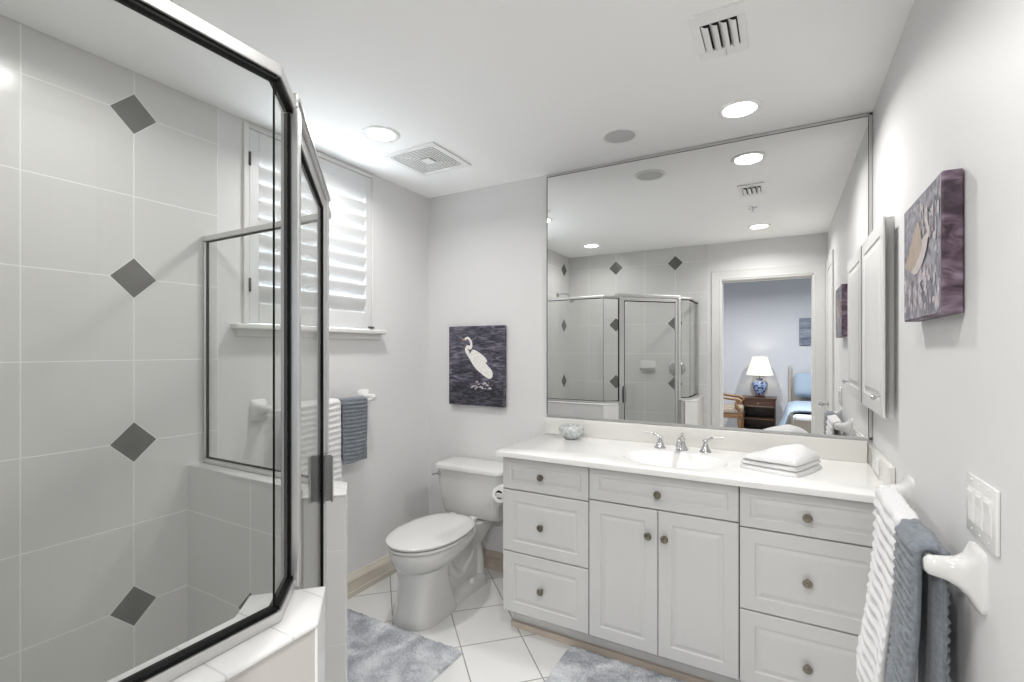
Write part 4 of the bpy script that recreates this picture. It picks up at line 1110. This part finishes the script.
# armchair at the left of the nightstand
ax, ay = -0.86, -3.20
t = thing('armchair', (ax, ay, 0), 'carved golden-wood armchair with taupe seat, seen in the mirror', 'chair')
b = nb(); box(b, ax - .28, ax + .30, ay - .27, ay + .27, .40, .50, .03, 4); link('seat_cushion', b, M['beige_fabric'], t, True)
b = nb(); box(b, ax - .30, ax + .31, ay - .28, ay + .28, .34, .40, .01, 2); link('seat_frame', b, M['gold_wood'], t)
for sx, sy in ((-1, -1), (-1, 1), (1, -1), (1, 1)):
    x, y = ax + sx * .27, ay + sy * .25
    b = nb(); lathe(b, [(.022, 0), (.028, .03), (.020, .06), (.030, .12), (.024, .2), (.034, .28), (.03, .345)], (x, y, 0), (0, 0, 1), 16); link('leg', b, M['gold_wood'], t, True)
for sy in (-1, 1):
    y = ay + sy * .27
    b = nb(); tube(b, curve_pts([(ax - .26, y, .66), (ax - .1, y, .67), (ax + .1, y, .645), (ax + .24, y, .63), (ax + .29, y, .60), (ax + .27, y, .57)]), .022, 12)
    tube(b, curve_pts([(ax + .25, y, .61), (ax + .22, y, .55), (ax + .27, y, .47), (ax + .27, y, .38)]), [.02] * 8 + [.026] * 8 + [.022] * 9, 12); link('armrest', b, M['gold_wood'], t, True)
b = nb(); box(b, ax - .33, ax - .26, ay - .25, ay + .25, .50, .90, .02, 3); link('backrest', b, M['beige_fabric'], t, True)
b = nb()
for sy in (-1, 1): tube(b, [(ax - .295, ay + sy * .265, .38), (ax - .30, ay + sy * .265, .95)], .022, 12)
tube(b, curve_pts([(ax - .30, ay - .265, .93), (ax - .30, ay, 1.0), (ax - .30, ay + .265, .93)]), .022, 12); link('back_frame', b, M['gold_wood'], t, True)
def pillow(cx, cy, cz, sx, sy, sz, mx=None):
    bm = bmesh.new(); n1 = 18
    gridT, gridB = [], []
    for i in range(n1 + 1):
        a, c = [], []
        for j in range(n1 + 1):
            u, v = -1 + 2 * i / n1, -1 + 2 * j / n1
            hgt = ((1 - u ** 4) * (1 - v ** 4)) ** .5
            pin = 1 - .08 * (u * u * v * v)
            a.append(bm.verts.new((u * sx * pin, v * sy * pin, hgt * sz))); c.append(bm.verts.new((u * sx * pin, v * sy * pin, -hgt * sz - .0001)))
        gridT.append(a); gridB.append(c)
    for i in range(n1):
        for j in range(n1):
            bm.faces.new((gridT[i][j], gridT[i + 1][j], gridT[i + 1][j + 1], gridT[i][j + 1])); bm.faces.new((gridB[i][j], gridB[i][j + 1], gridB[i + 1][j + 1], gridB[i + 1][j]))
    bm.transform(Matrix.Translation((cx, cy, cz)) @ (mx or Matrix.Identity(4)))
    out = nb(); return join(out, bm)
b = pillow(ax - .16, ay + .02, .66, .19, .20, .06, Matrix.Rotation(R(72), 4, 'Y'))
tag(link('cushion', b, M['pale_cushion'], None, True, 60), 'pale blue cushion on the armchair, seen in the mirror', 'cushion')
# bed
t = thing('bed', (0.75, -3.1, 0), 'pale wood bed frame with low footboard, seen in the mirror', 'bed')
b = nb(); box(b, .10, 1.45, -3.96, -1.95, .28, .55, .05, 4); link('mattress', b, M['pale_cushion'], t, True)
for x in (.08, 1.44):
    b = nb(); box(b, x, x + .03, -3.9, -2.0, .24, .34, .005); link('side_rail', b, M['pale_wood'], t)
for x, y, h_ in ((.09, -3.95, 1.13), (1.46, -3.95, 1.13), (.09, -1.95, .60), (1.46, -1.95, .60)):
    b = nb(); box(b, x - .015, x + .015, y - .015, y + .015, 0, h_, .005); link('bed_post', b, M['pale_wood'], t)
b = nb(); box(b, .11, 1.44, -3.965, -3.945, .5, .95, .004); link('headboard', b, M['pale_wood'], t)
b = nb(); box(b, .11, 1.44, -1.96, -1.94, .30, .50, .004); link('footboard', b, M['pale_wood'], t)
# quilt draped over the bed and down its side
b = nb(); prof = [(-.10, .12), (-.02, .30), (.035, .50), (.07, .575), (.16, .60), (.5, .605), (1.0, .605), (1.40, .60), (1.475, .55), (1.49, .30)]
rings = []
for k in range(30):
    y = -3.50 + 1.40 * k / 29
    pts = []
    for i, (x, z) in enumerate(prof):
        wv = .02 * noise.noise(Vector((x * 4, y * 5, 2.0)))
        pts.append((x + wv + (0.03 * math.sin(y * 9) if z < .45 else 0), y, z + wv * .5))
    rings.append(pts + [(x + .0 + (.02 if i == 0 else .012), y, z - .02) for i, (x, y_, z) in enumerate(pts)][::-1])
ring_loft(b, rings); tag(link('quilt', b, M['blue_quilt'], None, True, 60), 'light blue quilt draped over the bed, seen in the mirror', 'quilt')
b = pillow(.40, -3.80, .83, .26, .21, .09, Matrix.Rotation(R(-68), 4, 'X'))
tag(link('bed_pillow', b, M['blue_quilt'], None, True, 60), 'light blue pillow propped at the bed head, seen in the mirror', 'pillow')
t = thing('canvas_print', (0.5, BY, 1.7), 'blue seascape canvas on the bedroom wall, seen in the mirror', 'picture')
b = nb(); box(b, .225, .80, BY + .001, BY + .03, 1.47, 1.91, .003); link('canvas', b, M['sea_art'], t)
